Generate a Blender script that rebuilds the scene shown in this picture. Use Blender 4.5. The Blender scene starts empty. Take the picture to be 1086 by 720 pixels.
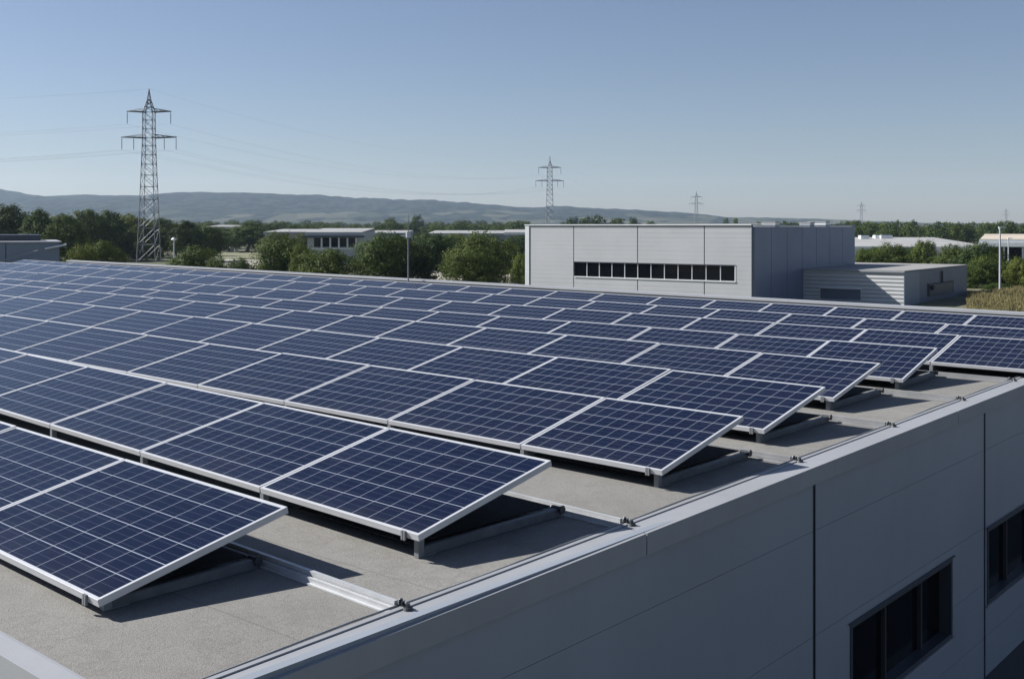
import bpy, bmesh, math, random
from math import sin, cos, pi, radians, sqrt, atan2
from mathutils import Vector, Matrix

scene = bpy.context.scene
col = scene.collection
R = random.Random(7)

# ------------------------------------------------------------------ camera, sky, sun
HC = 5.25                                   # camera height above the ground
cam_d = bpy.data.cameras.new('camera')
cam = bpy.data.objects.new('camera', cam_d)
col.objects.link(cam)
cam.location = (0, 0, HC)
cam.rotation_euler = (pi / 2, 0, 0)
cam_d.sensor_width = 36
F = 1187.925
cam_d.lens = F / 1086 * 36
cam_d.shift_y = -(360 - 240.3) / 1086
cam_d.clip_start = 0.05
cam_d.clip_end = 20000
scene.camera = cam

SUN_TO = Vector((-1.318, 0.375, 1.0)).normalized()      # direction towards the sun
world = bpy.data.worlds.new('World')
scene.world = world
world.use_nodes = True
wn, wl = world.node_tree.nodes, world.node_tree.links
wn.clear()
sky = wn.new('ShaderNodeTexSky')
sky.sky_type = 'NISHITA'
sky.sun_disc = False
sky.sun_elevation = math.asin(SUN_TO.z)
sky.sun_rotation = atan2(SUN_TO.x, SUN_TO.y)
sky.altitude = 100
sky.air_density = 1.0
sky.dust_density = 0.35
sky.ozone_density = 2.5
hsv = wn.new('ShaderNodeHueSaturation')
hsv.inputs['Saturation'].default_value = 0.90
bg = wn.new('ShaderNodeBackground')
bg.inputs['Strength'].default_value = 0.050
wo = wn.new('ShaderNodeOutputWorld')
wl.new(sky.outputs[0], hsv.inputs['Color'])
tint = wn.new('ShaderNodeMix'); tint.data_type = 'RGBA'; tint.blend_type = 'MULTIPLY'
tint.inputs[0].default_value = 1
tint.inputs[7].default_value = (.955, .953, 1.07, 1)
wl.new(hsv.outputs[0], tint.inputs[6])
wl.new(tint.outputs[2], bg.inputs['Color'])
wl.new(bg.outputs[0], wo.inputs['Surface'])

sun_d = bpy.data.lights.new('sun', 'SUN')
sun_d.energy = 5.0
sun_d.angle = radians(0.5)
sun_d.color = (1.0, 0.97, 0.93)
sun = bpy.data.objects.new('sun', sun_d)
col.objects.link(sun)
sun.rotation_euler = (-SUN_TO).to_track_quat('-Z', 'Y').to_euler()
sun.location = (-30, 0, 60)

scene.view_settings.view_transform = 'Standard'
scene.view_settings.look = 'None'
scene.view_settings.exposure = 0.68
scene.view_settings.gamma = 1
scene.render.engine = 'CYCLES'
scene.cycles.volume_bounces = 1
scene.cycles.max_bounces = 8

# ------------------------------------------------------------------ helpers
class MB:
    """collects faces, then links them as one mesh object"""
    def __init__(self):
        self.v, self.f, self.uv = [], [], {}
    def quad(self, a, b, c, d):
        n = len(self.v)
        self.v += [Vector(a), Vector(b), Vector(c), Vector(d)]
        self.f.append((n, n + 1, n + 2, n + 3))
    def hexa(self, p):
        """p: 8 points, bottom loop 0-3 and top loop 4-7 (counter-clockwise from above)"""
        n = len(self.v)
        self.v += [Vector(q) for q in p]
        for f in ((3, 2, 1, 0), (4, 5, 6, 7), (0, 1, 5, 4), (1, 2, 6, 5), (2, 3, 7, 6), (3, 0, 4, 7)):
            self.f.append(tuple(n + i for i in f))
    def box(self, x0, x1, y0, y1, z0, z1, T=None):
        p = [(x0, y0, z0), (x1, y0, z0), (x1, y1, z0), (x0, y1, z0),
             (x0, y0, z1), (x1, y0, z1), (x1, y1, z1), (x0, y1, z1)]
        self.hexa([T(Vector(q)) if T else q for q in p])
    def tube(self, p, q, r0, r1=None, n=6, cap=True):
        p, q = Vector(p), Vector(q)
        r1 = r0 if r1 is None else r1
        d = (q - p)
        if d.length < 1e-9: return
        d.normalize()
        a = d.cross(Vector((0, 0, 1)) if abs(d.z) < .9 else Vector((1, 0, 0))).normalized()
        b = d.cross(a)
        k = len(self.v)
        for c, r in ((p, r0), (q, r1)):
            for i in range(n):
                t = 2 * pi * i / n
                self.v.append(c + (a * cos(t) + b * sin(t)) * r)
        for i in range(n):
            j = (i + 1) % n
            self.f.append((k + i, k + n + i, k + n + j, k + j))
        if cap:
            self.f.append(tuple(k + i for i in range(n)))
            self.f.append(tuple(k + n + i for i in reversed(range(n))))
    def path(self, pts, r, n=5):
        for a, b in zip(pts[:-1], pts[1:]): self.tube(a, b, r, r, n)
    def sweep(self, prof, f0, f1):
        """closed profile (list of 2-D points) carried from f0(pt) to f1(pt)"""
        k = len(self.v); n = len(prof)
        self.v += [Vector(f0(q)) for q in prof] + [Vector(f1(q)) for q in prof]
        for i in range(n):
            j = (i + 1) % n
            self.f.append((k + i, k + j, k + n + j, k + n + i))
        self.f.append(tuple(k + i for i in reversed(range(n))))
        self.f.append(tuple(k + n + i for i in range(n)))
    def build(self, name, mat, parent=None, M=None, smooth=False, bevel=0, fix=True):
        """vertices are world points unless M (the frame they live in) is given"""
        me = bpy.data.meshes.new(name)
        inv = M.inverted() if M else None
        me.from_pydata([tuple(inv @ v) if inv else tuple(v) for v in self.v], [], self.f)
        me.update()
        if fix:
            bm = bmesh.new(); bm.from_mesh(me)
            bmesh.ops.recalc_face_normals(bm, faces=bm.faces)
            bm.to_mesh(me); bm.free()
        if smooth:
            me.polygons.foreach_set('use_smooth', [True] * len(me.polygons))
        me.materials.append(mat)
        o = bpy.data.objects.new(name, me)
        col.objects.link(o)
        if parent: o.parent = parent
        if bevel:
            b = o.modifiers.new('edge', 'BEVEL'); b.width = bevel; b.segments = 2; b.limit_method = 'ANGLE'
        return o

def tag(o, label, cat, group=None):
    o['label'] = label; o['category'] = cat
    if group: o['group'] = group
    return o

def empty(name, M):
    o = bpy.data.objects.new(name, None)
    o.empty_display_size = .2
    col.objects.link(o)
    o.matrix_world = M
    return o

def struct(o, kind='structure'):
    o['kind'] = kind
    return o

def copy_tree(o, M, label=None):
    c = o.copy(); col.objects.link(c); c.matrix_world = M
    for ch in o.children:
        d = ch.copy(); col.objects.link(d); d.parent = c
        for g in ch.children:
            e = g.copy(); col.objects.link(e); e.parent = d
    if label: c['label'] = label
    return c

# ------------------------------------------------------------------ materials
def new_mat(name):
    m = bpy.data.materials.new(name); m.use_nodes = True
    nt = m.node_tree
    return m, nt.nodes, nt.links, nt.nodes['Principled BSDF']

def mix_col(n, l, fac, a, b):
    x = n.new('ShaderNodeMix'); x.data_type = 'RGBA'
    if hasattr(fac, 'is_linked') or hasattr(fac, 'links'): l.new(fac, x.inputs[0])
    else: x.inputs[0].default_value = fac
    for s, q in ((6, a), (7, b)):
        if isinstance(q, tuple): x.inputs[s].default_value = (*q, 1)
        else: l.new(q, x.inputs[s])
    return x.outputs[2]

def math_n(n, l, op, a, b=None, c=None):
    x = n.new('ShaderNodeMath'); x.operation = op
    for i, q in enumerate((a, b, c)):
        if q is None: continue
        if isinstance(q, (int, float)): x.inputs[i].default_value = q
        else: l.new(q, x.inputs[i])
    return x.outputs[0]

def noise(n, l, scale, detail=4, rough=.55, vec=None, coord='Object'):
    if vec is None:
        vec = n.new('ShaderNodeTexCoord').outputs[coord]
    t = n.new('ShaderNodeTexNoise')
    t.inputs['Scale'].default_value = scale
    t.inputs['Detail'].default_value = detail
    t.inputs['Roughness'].default_value = rough
    l.new(vec, t.inputs['Vector'])
    return t.outputs[0]

def ramp(n, l, fac, *stops):
    r = n.new('ShaderNodeValToRGB')
    l.new(fac, r.inputs[0])
    e = r.color_ramp.elements
    while len(e) < len(stops): e.new(.5)
    for i, (p, c) in enumerate(stops):
        e[i].position = p
        e[i].color = (c, c, c, 1) if isinstance(c, (int, float)) else (*c, 1)
    return r.outputs[0]

def bump(n, l, height, strength, dist, bsdf):
    b = n.new('ShaderNodeBump')
    b.inputs['Strength'].default_value = strength
    b.inputs['Distance'].default_value = dist
    l.new(height, b.inputs['Height'])
    l.new(b.outputs[0], bsdf.inputs['Normal'])

def paint(name, c, rough=.45, metal=0., var=.12, scale=1.5, spec=.5, dirt=None):
    m, n, l, b = new_mat(name)
    lo = tuple(x * (1 - var) for x in c); hi = tuple(min(1, x * (1 + var)) for x in c)
    nz = noise(n, l, scale, 5, .6)
    cc = mix_col(n, l, ramp(n, l, nz, (.3, 0), (.7, 1)), lo, hi)
    if dirt:
        g = n.new('ShaderNodeNewGeometry')
        mp = n.new('ShaderNodeMapping'); mp.inputs['Scale'].default_value = (3, 3, .25)
        l.new(g.outputs['Position'], mp.inputs['Vector'])
        d = noise(n, l, 1.3, 6, .65, mp.outputs[0])
        cc = mix_col(n, l, ramp(n, l, d, (.5, 0), (.8, .5)), cc, dirt)
    l.new(cc, b.inputs['Base Color'])
    rr = n.new('ShaderNodeMapRange')
    l.new(noise(n, l, scale * 3, 3), rr.inputs[0])
    rr.inputs[3].default_value = max(.03, rough - .08); rr.inputs[4].default_value = rough + .1
    l.new(rr.outputs[0], b.inputs['Roughness'])
    b.inputs['Metallic'].default_value = metal
    b.inputs['Specular IOR Level'].default_value = spec
    return m

MAT = {}
MAT['aluminium'] = paint('aluminium', (.52, .53, .55), .40, .15, .06, 4)
MAT['bright_aluminium'] = paint('bright_aluminium', (.46, .47, .48), .42, .2, .10, 6)
MAT['galvanised'] = paint('galvanised_steel', (.20, .215, .23), .5, .3, .2, 9)
MAT['dull_rail'] = paint('dull_rail', (.27, .275, .28), .6, .1, .15, 5)
MAT['beam'] = paint('weathered_beam', (.115, .125, .135), .5, .2, .22, 7)
MAT['dark_steel'] = paint('dark_steel', (.045, .05, .055), .5, .4, .2, 8)
MAT['shade_black'] = paint('black_shade_sheet', (.008, .009, .011), .8, 0, .2, 4, .15)  # matte black for the plate that stands in for under-panel shade
MAT['backsheet'] = paint('backsheet', (.018, .019, .024), .6, 0, .1, 2)  # shade beneath the panels is put into this near-black
MAT['coping'] = paint('coping_metal', (.31, .32, .335), .55, .05, .07, .9, dirt=(.27, .272, .275))
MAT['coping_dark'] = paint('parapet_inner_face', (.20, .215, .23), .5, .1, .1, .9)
MAT['white_metal'] = paint('white_coated_metal', (.66, .68, .69), .45, .1, .06, 1)
MAT['wall'] = paint('wall_cladding', (.295, .325, .362), .48, .15, .06, .5, dirt=(.255, .283, .318))
_n = MAT['wall'].node_tree; bump(_n.nodes, _n.links, noise(_n.nodes, _n.links, .9, 2, .4), .35, .02, _n.nodes['Principled BSDF'])
MAT['joint'] = paint('wall_joint', (.03, .034, .04), .6, 0, .1, 2)
MAT['frame_dark'] = paint('window_frame', (.055, .065, .08), .45, .2, .1, 2)
MAT['glass_dark'] = paint('dark_window_glass', (.003, .004, .006), .06, 0, .2, .6, .22)
MAT['concrete'] = paint('concrete', (.34, .34, .32), .85, 0, .2, 3)
MAT['porcelain'] = paint('insulator', (.10, .11, .12), .3, 0, .1, 3)
MAT['lattice'] = paint('lattice_steel', (.17, .19, .215), .55, .3, .15, 1)
MAT['lattice_base'] = MAT['lattice']
MAT['wire'] = paint('wire', (.16, .17, .18), .5, .5, .1, 1)
MAT['render_white'] = paint('white_render', (.62, .63, .62), .8, 0, .06, .3, dirt=(.45, .45, .43))
MAT['hall_roof'] = paint('pale_hall_roof', (.30, .30, .29), .75, 0, .12, .12)
MAT['hall_roof_tan'] = paint('tan_hall_roof', (.50, .43, .34), .75, 0, .12, .12)
MAT['hall_roof_light'] = paint('light_hall_roof', (.33, .33, .32), .75, 0, .1, .12)
MAT['pale_wall'] = paint('pale_grey_wall', (.42, .43, .44), .7, 0, .07, .3, dirt=(.33, .335, .34))
MAT['tile_roof'] = paint('brown_tile_roof', (.16, .11, .085), .85, 0, .2, .5)
MAT['shed_roof'] = paint('grey_membrane_roof', (.27, .265, .255), .85, 0, .14, .6)
MAT['trunk'] = paint('bark', (.10, .08, .06), .9, 0, .25, 6)

def cell_material():
    m, n, l, b = new_mat('photovoltaic_cells')
    uv = n.new('ShaderNodeUVMap')
    sp = n.new('ShaderNodeSeparateXYZ'); l.new(uv.outputs[0], sp.inputs[0])
    u = math_n(n, l, 'MULTIPLY', sp.outputs[0], 10.0)
    v = math_n(n, l, 'MULTIPLY', sp.outputs[1], 6.0)
    def line(x, half):
        f = math_n(n, l, 'FRACT', x)
        d = math_n(n, l, 'MINIMUM', f, math_n(n, l, 'SUBTRACT', 1.0, f))
        return math_n(n, l, 'LESS_THAN', d, half)
    grid = math_n(n, l, 'MAXIMUM', math_n(n, l, 'MULTIPLY', line(u, .014), .72), line(v, .015))
    # busbars: three thin silver lines per cell along the long side, and the fine fingers across them
    bus = line(math_n(n, l, 'ADD', math_n(n, l, 'MULTIPLY', v, 3.0), .5), .030)
    fing = line(math_n(n, l, 'MULTIPLY', v, 22.0), .13)
    fl = n.new('ShaderNodeCombineXYZ')
    l.new(math_n(n, l, 'FLOOR', u), fl.inputs[0]); l.new(math_n(n, l, 'FLOOR', v), fl.inputs[1])
    oi = n.new('ShaderNodeObjectInfo')
    l.new(oi.outputs['Random'], fl.inputs[2])
    wnz = n.new('ShaderNodeTexWhiteNoise'); wnz.noise_dimensions = '3D'
    l.new(fl.outputs[0], wnz.inputs['Vector'])
    # multicrystalline flake
    tc = n.new('ShaderNodeTexCoord')
    vo = n.new('ShaderNodeTexVoronoi'); vo.inputs['Scale'].default_value = 34
    l.new(tc.outputs['Object'], vo.inputs['Vector'])
    fk = n.new('ShaderNodeSeparateColor'); l.new(vo.outputs['Color'], fk.inputs[0])
    t = math_n(n, l, 'ADD', math_n(n, l, 'MULTIPLY', wnz.outputs['Value'], .6), math_n(n, l, 'MULTIPLY', fk.outputs[0], .4))
    c = mix_col(n, l, t, (.0014, .0038, .0175), (.0026, .0066, .027))
    c = mix_col(n, l, math_n(n, l, 'MULTIPLY', oi.outputs['Random'], .35), c, (.0021, .0050, .021))
    c = mix_col(n, l, math_n(n, l, 'MULTIPLY', fing, .04), c, (.16, .20, .30))
    c = mix_col(n, l, math_n(n, l, 'MULTIPLY', bus, .10), c, (.30, .34, .42))
    c = mix_col(n, l, math_n(n, l, 'MULTIPLY', grid, .66), c, (.48, .53, .62))
    # thin film of dust, heavier along the low edge
    dn = noise(n, l, 2.3, 5, .6, tc.outputs['Object'])
    low = math_n(n, l, 'POWER', math_n(n, l, 'SUBTRACT', 1.0, sp.outputs[1]), 9.0)
    dust = math_n(n, l, 'ADD', math_n(n, l, 'MULTIPLY', ramp(n, l, dn, (.42, 0), (.8, 1)), .012), math_n(n, l, 'MULTIPLY', low, .03))
    c = mix_col(n, l, dust, c, (.30, .29, .27))
    off = n.new('ShaderNodeVectorMath'); off.operation = 'MULTIPLY_ADD'
    cx_ = n.new('ShaderNodeCombineXYZ'); l.new(oi.outputs['Random'], cx_.inputs[0]); l.new(oi.outputs['Random'], cx_.inputs[1])
    l.new(cx_.outputs[0], off.inputs[0]); off.inputs[1].default_value = (37, 53, 0); l.new(tc.outputs['Object'], off.inputs[2])
    v2 = n.new('ShaderNodeTexVoronoi'); v2.inputs['Scale'].default_value = 1.1; l.new(off.outputs[0], v2.inputs['Vector'])
    s2 = n.new('ShaderNodeSeparateColor'); l.new(v2.outputs['Color'], s2.inputs[0])
    rag = math_n(n, l, 'MULTIPLY', noise(n, l, 40, 3, .6, tc.outputs['Object']), .03)
    spot = math_n(n, l, 'MULTIPLY', math_n(n, l, 'LESS_THAN', math_n(n, l, 'ADD', v2.outputs['Distance'], rag), .030), math_n(n, l, 'GREATER_THAN', s2.outputs[0], .78))
    c = mix_col(n, l, math_n(n, l, 'MULTIPLY', spot, .55), c, (.42, .42, .38))
    smear = noise(n, l, 1.3, 6, .7, off.outputs[0])
    c = mix_col(n, l, ramp(n, l, smear, (.5, 0), (.75, .035)), c, (.26, .26, .25))
    l.new(c, b.inputs['Base Color'])
    rr = n.new('ShaderNodeMapRange'); l.new(smear, rr.inputs[0])
    rr.inputs[3].default_value = .07; rr.inputs[4].default_value = .24
    l.new(rr.outputs[0], b.inputs['Roughness'])
    b.inputs['IOR'].default_value = 1.19
    return m
MAT['cells'] = cell_material()

dB = Vector((sin(.70036), cos(.70036), 0))             # across the rows, towards the far parapet
def roof_material():
    m, n, l, b = new_mat('gravelled_roof_felt')
    tc = n.new('ShaderNodeTexCoord')
    big = noise(n, l, .55, 6, .62, tc.outputs['Object'])
    mid = noise(n, l, 5, 5, .65, tc.outputs['Object'])
    grain = noise(n, l, 88, 3, .7, tc.outputs['Object'])
    vo = n.new('ShaderNodeTexVoronoi'); vo.inputs['Scale'].default_value = 160
    l.new(tc.outputs['Object'], vo.inputs['Vector'])
    sc = n.new('ShaderNodeSeparateColor'); l.new(vo.outputs['Color'], sc.inputs[0])
    c = mix_col(n, l, ramp(n, l, big, (.3, 0), (.7, 1)), (.205, .200, .186), (.270, .264, .246))
    c = mix_col(n, l, ramp(n, l, mid, (.45, 0), (.72, .35)), c, (.150, .146, .135))
    c = mix_col(n, l, ramp(n, l, grain, (.3, .5), (.48, 0)), c, (.09, .088, .082))
    c = mix_col(n, l, ramp(n, l, grain, (.56, 0), (.75, .4)), c, (.38, .37, .345))
    c = mix_col(n, l, math_n(n, l, 'MULTIPLY', math_n(n, l, 'GREATER_THAN', sc.outputs[0], .95), .4), c, (.08, .08, .078))
    # felt laps every metre across the building, puddle rings and dirt
    dd = n.new('ShaderNodeVectorMath'); dd.operation = 'DOT_PRODUCT'
    l.new(tc.outputs['Object'], dd.inputs[0]); dd.inputs[1].default_value = (dB.x, dB.y, 0)
    wob = math_n(n, l, 'MULTIPLY', noise(n, l, .8, 3, .5, tc.outputs['Object']), .05)
    lp = math_n(n, l, 'FRACT', math_n(n, l, 'ADD', dd.outputs['Value'], wob))
    lap = math_n(n, l, 'LESS_THAN', lp, .012)
    c = mix_col(n, l, math_n(n, l, 'MULTIPLY', lap, .38), c, (.09, .088, .083))
    st = noise(n, l, 1.1, 7, .7, tc.outputs['Object'])
    ring = ramp(n, l, st, (.50, 0), (.535, .30), (.56, .05), (.68, .28))
    c = mix_col(n, l, ring, c, (.135, .128, .112))
    l.new(c, b.inputs['Base Color'])
    b.inputs['Roughness'].default_value = .93
    b.inputs['Specular IOR Level'].default_value = .25
    h = math_n(n, l, 'ADD', math_n(n, l, 'MULTIPLY', grain, .6), math_n(n, l, 'MULTIPLY', vo.outputs['Distance'], .5))
    bump(n, l, h, .55, .006, b)
    return m
MAT['roof'] = roof_material()

def clad_material(name, c, period, depth, rough=.5, line=.10, offs=0.):
    """horizontally ribbed sheet metal"""
    m, n, l, b = new_mat(name)
    g = n.new('ShaderNodeNewGeometry')
    sp = n.new('ShaderNodeSeparateXYZ'); l.new(g.outputs['Position'], sp.inputs[0])
    z = math_n(n, l, 'DIVIDE', math_n(n, l, 'ADD', sp.outputs[2], offs), period)
    fr = math_n(n, l, 'FRACT', z)
    tri = math_n(n, l, 'ABSOLUTE', math_n(n, l, 'SUBTRACT', math_n(n, l, 'MULTIPLY', fr, 2), 1))
    groove = math_n(n, l, 'GREATER_THAN', tri, 1 - line)
    nz = noise(n, l, .35, 5, .6, g.outputs['Position'])
    cc = mix_col(n, l, ramp(n, l, nz, (.3, 0), (.7, 1)), tuple(x * .94 for x in c), tuple(x * 1.05 for x in c))
    # seams fade in and out, as pressed sheets do
    mp = n.new('ShaderNodeMapping'); mp.inputs['Scale'].default_value = (.12, .12, 1.5)
    l.new(g.outputs['Position'], mp.inputs['Vector'])
    fade = ramp(n, l, noise(n, l, 1.0, 3, .5, mp.outputs[0]), (.4, .15), (.62, .9))
    cc = mix_col(n, l, math_n(n, l, 'MULTIPLY', groove, math_n(n, l, 'MULTIPLY', fade, .5)), cc, tuple(x * .45 for x in c))
    l.new(cc, b.inputs['Base Color'])
    b.inputs['Roughness'].default_value = rough
    b.inputs['Metallic'].default_value = .1
    if depth: bump(n, l, tri, .6, depth, b)
    return m
MAT['facade'] = clad_material('pale_ribbed_cladding', (.45, .463, .475), .30, 0, .5, .12)
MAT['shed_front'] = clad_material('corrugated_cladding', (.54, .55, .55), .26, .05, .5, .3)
MAT['shade_clad'] = paint('shade_toned_cladding', (.165, .20, .28), .45, .15, .07, .25)  # shade of the warehouse's right side is worked into this darker blue grey
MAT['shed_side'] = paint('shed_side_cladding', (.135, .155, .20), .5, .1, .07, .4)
MAT['grey_clad'] = paint('grey_cladding', (.20, .235, .29), .5, .1, .06, .3)

def leaf_material(name, lo, hi, tr=.22):
    m, n, l, b = new_mat(name)
    g = n.new('ShaderNodeNewGeometry')
    oi = n.new('ShaderNodeObjectInfo')
    tc = n.new('ShaderNodeTexCoord')
    cl = noise(n, l, .55, 3, .6, tc.outputs['Object'])
    t = math_n(n, l, 'ADD', math_n(n, l, 'MULTIPLY', g.outputs['Random Per Island'], .55), math_n(n, l, 'MULTIPLY', ramp(n, l, cl, (.3, 0), (.7, 1)), .45))
    c = mix_col(n, l, t, lo, hi)
    warm = mix_col(n, l, math_n(n, l, 'MULTIPLY', oi.outputs['Random'], .45), c, tuple((x * k) for x, k in zip(hi, (1.15, .95, .7))))
    l.new(warm, b.inputs['Base Color'])
    b.inputs['Roughness'].default_value = .65
    b.inputs['Specular IOR Level'].default_value = .12
    t2 = n.new('ShaderNodeBsdfTranslucent'); l.new(warm, t2.inputs['Color'])
    mx = n.new('ShaderNodeMixShader'); mx.inputs[0].default_value = tr
    l.new(b.outputs[0], mx.inputs[1]); l.new(t2.outputs[0], mx.inputs[2])
    l.new(mx.outputs[0], n['Material Output'].inputs['Surface'])
    return m
MAT['leaf'] = leaf_material('broadleaf_foliage', (.019, .043, .009), (.098, .140, .030))
MAT['leaf_light'] = leaf_material('light_foliage', (.036, .064, .012), (.140, .178, .036))
MAT['leaf_dark'] = leaf_material('dark_foliage', (.013, .031, .009), (.064, .100, .026))

def ground_material():
    m, n, l, b = new_mat('meadow_ground')
    tc = n.new('ShaderNodeTexCoord')
    a = noise(n, l, .012, 6, .6, tc.outputs['Object'])
    f = noise(n, l, .15, 6, .65, tc.outputs['Object'])
    g = noise(n, l, 2.2, 5, .7, tc.outputs['Object'])
    c = mix_col(n, l, ramp(n, l, a, (.42, 0), (.58, 1)), (.060, .075, .030), (.165, .150, .085))
    c = mix_col(n, l, ramp(n, l, f, (.45, 0), (.7, .7)), c, (.21, .19, .125))
    c = mix_col(n, l, ramp(n, l, g, (.35, .6), (.6, 0)), c, (.045, .055, .025))
    l.new(c, b.inputs['Base Color']); b.inputs['Roughness'].default_value = .95
    bump(n, l, g, .6, .15, b)
    return m
MAT['ground'] = ground_material()

def hill_material():
    m, n, l, b = new_mat('wooded_hillside')
    g = n.new('ShaderNodeNewGeometry')
    sp = n.new('ShaderNodeSeparateXYZ'); l.new(g.outputs['Position'], sp.inputs[0])
    mp = n.new('ShaderNodeMapping'); mp.inputs['Scale'].default_value = (.011, .0045, .01)
    l.new(g.outputs['Position'], mp.inputs['Vector'])
    vo = n.new('ShaderNodeTexVoronoi'); vo.inputs['Scale'].default_value = 1.6
    l.new(mp.outputs[0], vo.inputs['Vector'])
    sc = n.new('ShaderNodeSeparateColor'); l.new(vo.outputs['Color'], sc.inputs[0])
    mq = n.new('ShaderNodeMapping'); mq.inputs['Scale'].default_value = (1, .35, 2.2)
    l.new(g.outputs['Position'], mq.inputs['Vector'])
    w = noise(n, l, .035, 8, .75, mq.outputs[0])
    w2 = noise(n, l, .003, 4, .6, g.outputs['Position'])
    wood = mix_col(n, l, ramp(n, l, w, (.43, 0), (.57, 1)), (.002, .006, .007), (.036, .050, .040))
    field = mix_col(n, l, sc.outputs[1], (.055, .07, .042), (.16, .15, .105))
    # open fields lower down, woods above
    low = n.new('ShaderNodeMapRange'); l.new(sp.outputs[2], low.inputs[0])
    low.inputs[1].default_value = 6; low.inputs[2].default_value = 62
    low.inputs[3].default_value = .74; low.inputs[4].default_value = .06
    pick = math_n(n, l, 'LESS_THAN', math_n(n, l, 'ADD', math_n(n, l, 'MULTIPLY', sc.outputs[0], .6), math_n(n, l, 'MULTIPLY', w2, .5)), low.outputs[0])
    l.new(mix_col(n, l, math_n(n, l, 'MULTIPLY', pick, .7), wood, field), b.inputs['Base Color'])
    b.inputs['Roughness'].default_value = 1
    b.inputs['Specular IOR Level'].default_value = .1
    bump(n, l, w, 1, 14, b)
    return m
MAT['hill'] = hill_material()
MAT['gravel'] = paint('pale_gravel', (.38, .35, .29), .95, 0, .25, .4)
MAT['asphalt'] = paint('old_asphalt', (.06, .06, .06), .9, 0, .15, .3)
MAT['dry_grass'] = leaf_material('dry_grass_blades', (.10, .105, .045), (.27, .255, .14), .3)
MAT['straw'] = paint('pale_stubble', (.17, .17, .095), .95, 0, .22, .5)

# ------------------------------------------------------------------ setting: ground, hills
def PX(u, Y): return (u - 543) / F * Y                # x of something seen at column u from distance Y
def PZ(v, Y): return HC - (v - 240.3) / F * Y          # its height when seen at row v

g = MB()
N = 30
for i in range(N):
    for j in range(N):
        x0, x1 = -4000 + 8000 * i / N, -4000 + 8000 * (i + 1) / N
        y0, y1 = -600 + 5000 * j / N, -600 + 5000 * (j + 1) / N
        g.quad((x0, y0, 0), (x1, y0, 0), (x1, y1, 0), (x0, y1, 0))
struct(g.build('ground', MAT['ground']))

def patch(name, mat, pts, z, seed=0):
    """irregular sheet on the ground"""
    m = MB(); r = random.Random(seed)
    n = len(pts)
    P = []
    for i in range(n):
        a, b2 = Vector(pts[i]), Vector(pts[(i + 1) % n])
        for k in range(6):
            q = a.lerp(b2, k / 6); P.append((q.x + r.uniform(-.5, .5), q.y + r.uniform(-.8, .8), z))
    m.v = [Vector(p) for p in P]; m.f = [tuple(range(len(P)))]
    return struct(m.build(name, mat))
patch('gravel_yard', MAT['gravel'], [(PX(222, 150), 148), (PX(290, 145), 140), (PX(300, 170), 172), (PX(235, 180), 182)], .008, 1)
patch('meadow_strip', MAT['straw'], [(PX(215, 190), 184), (PX(300, 190), 184), (PX(300, 225), 228), (PX(215, 225), 228)], .008, 2)
patch('access_road', MAT['gravel'], [(PX(440, 128), 124), (PX(566, 118), 116), (PX(566, 134), 132), (PX(440, 142), 140)], .008, 3)
patch('gravel_lane', MAT['gravel'], [(PX(140, 128), 124), (PX(195, 128), 124), (PX(198, 142), 140), (PX(140, 142), 140)], .008, 4)
patch('mown_verge', MAT['straw'], [(PX(1010, 78), 68), (PX(1120, 78), 66), (PX(1120, 92), 78.5), (PX(1010, 88), 78.5)], .008, 5)
patch('service_yard', MAT['asphalt'], [(-3, 1), (40, 3), (62, 66), (24, 66), (10, 26)], .006, 9)
patch('pale_clearing', MAT['gravel'], [(PX(455, 104), 100), (PX(492, 104), 100), (PX(492, 121), 121), (PX(455, 121), 121)], .008, 6)

prof = [(-900, 205), (-200, 190), (-60, 192), (0, 200.5), (14, 203), (30, 206), (60, 208.5), (100, 207.5), (150, 208), (200, 206), (250, 204.5), (300, 206), (350, 208.5),
        (400, 211), (450, 212.5), (500, 215), (520, 217), (545, 219), (560, 220), (600, 219), (640, 221), (700, 225), (740, 229), (770, 231), (800, 232),
        (850, 233), (900, 235), (960, 237), (1086, 238.5), (1300, 238), (2000, 236)]
def ridge(u):
    for (a, b2), (c, d) in zip(prof[:-1], prof[1:]):
        if a <= u <= c: return b2 + (d - b2) * (u - a) / (c - a)
    return 238
h = MB()
YR = 3400
nx, ny = 520, 26
rr = random.Random(3)
jit = [rr.uniform(-1, 1) * (1.6 if i % 2 else .6) for i in range(nx + 1)]
for j in range(ny + 1):
    y = 1900 + (YR - 1900) * j / 20
    for i in range(nx + 1):
        u = -700 + 2500 * i / nx
        x = PX(u, YR)
        top = PZ(ridge(u), YR) + jit[i] * 1.6 + 2.0 * sin(i * .37) * sin(i * .11)
        t = (y - 1900) / (YR - 1900)
        s = t * t * (3 - 2 * t) if t < 1 else 1 - (t - 1) * 1.4
        und = 4 * sin(x * .006 + y * .004) * sin(y * .009 + x * .002) * min(1, t) * (1 - min(1, t)) * 3
        h.v.append(Vector((x, y, -.5 + max(0, top * s + und))))
for j in range(ny):
    for i in range(nx):
        k = j * (nx + 1) + i
        h.f.append((k, k + 1, k + nx + 2, k + nx + 1))
struct(h.build('hills', MAT['hill'], smooth=True))

# ------------------------------------------------------------------ the building under the panels
dA = Vector((-sin(.84022), cos(.84022), 0))            # along the rows, away from the side parapet
dB = Vector((sin(.70036), cos(.70036), 0))             # across the rows, towards the far parapet
ZT, SA, SB, BW, BZ, HR = 1.74386, .00629, .008, 1.22523, .2789, .42
def RP(a, b, hh=0.):
    p = dA * a + dB * b
    p.z = HC - ZT - HR + SA * a + SB * b + hh
    return p

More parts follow.
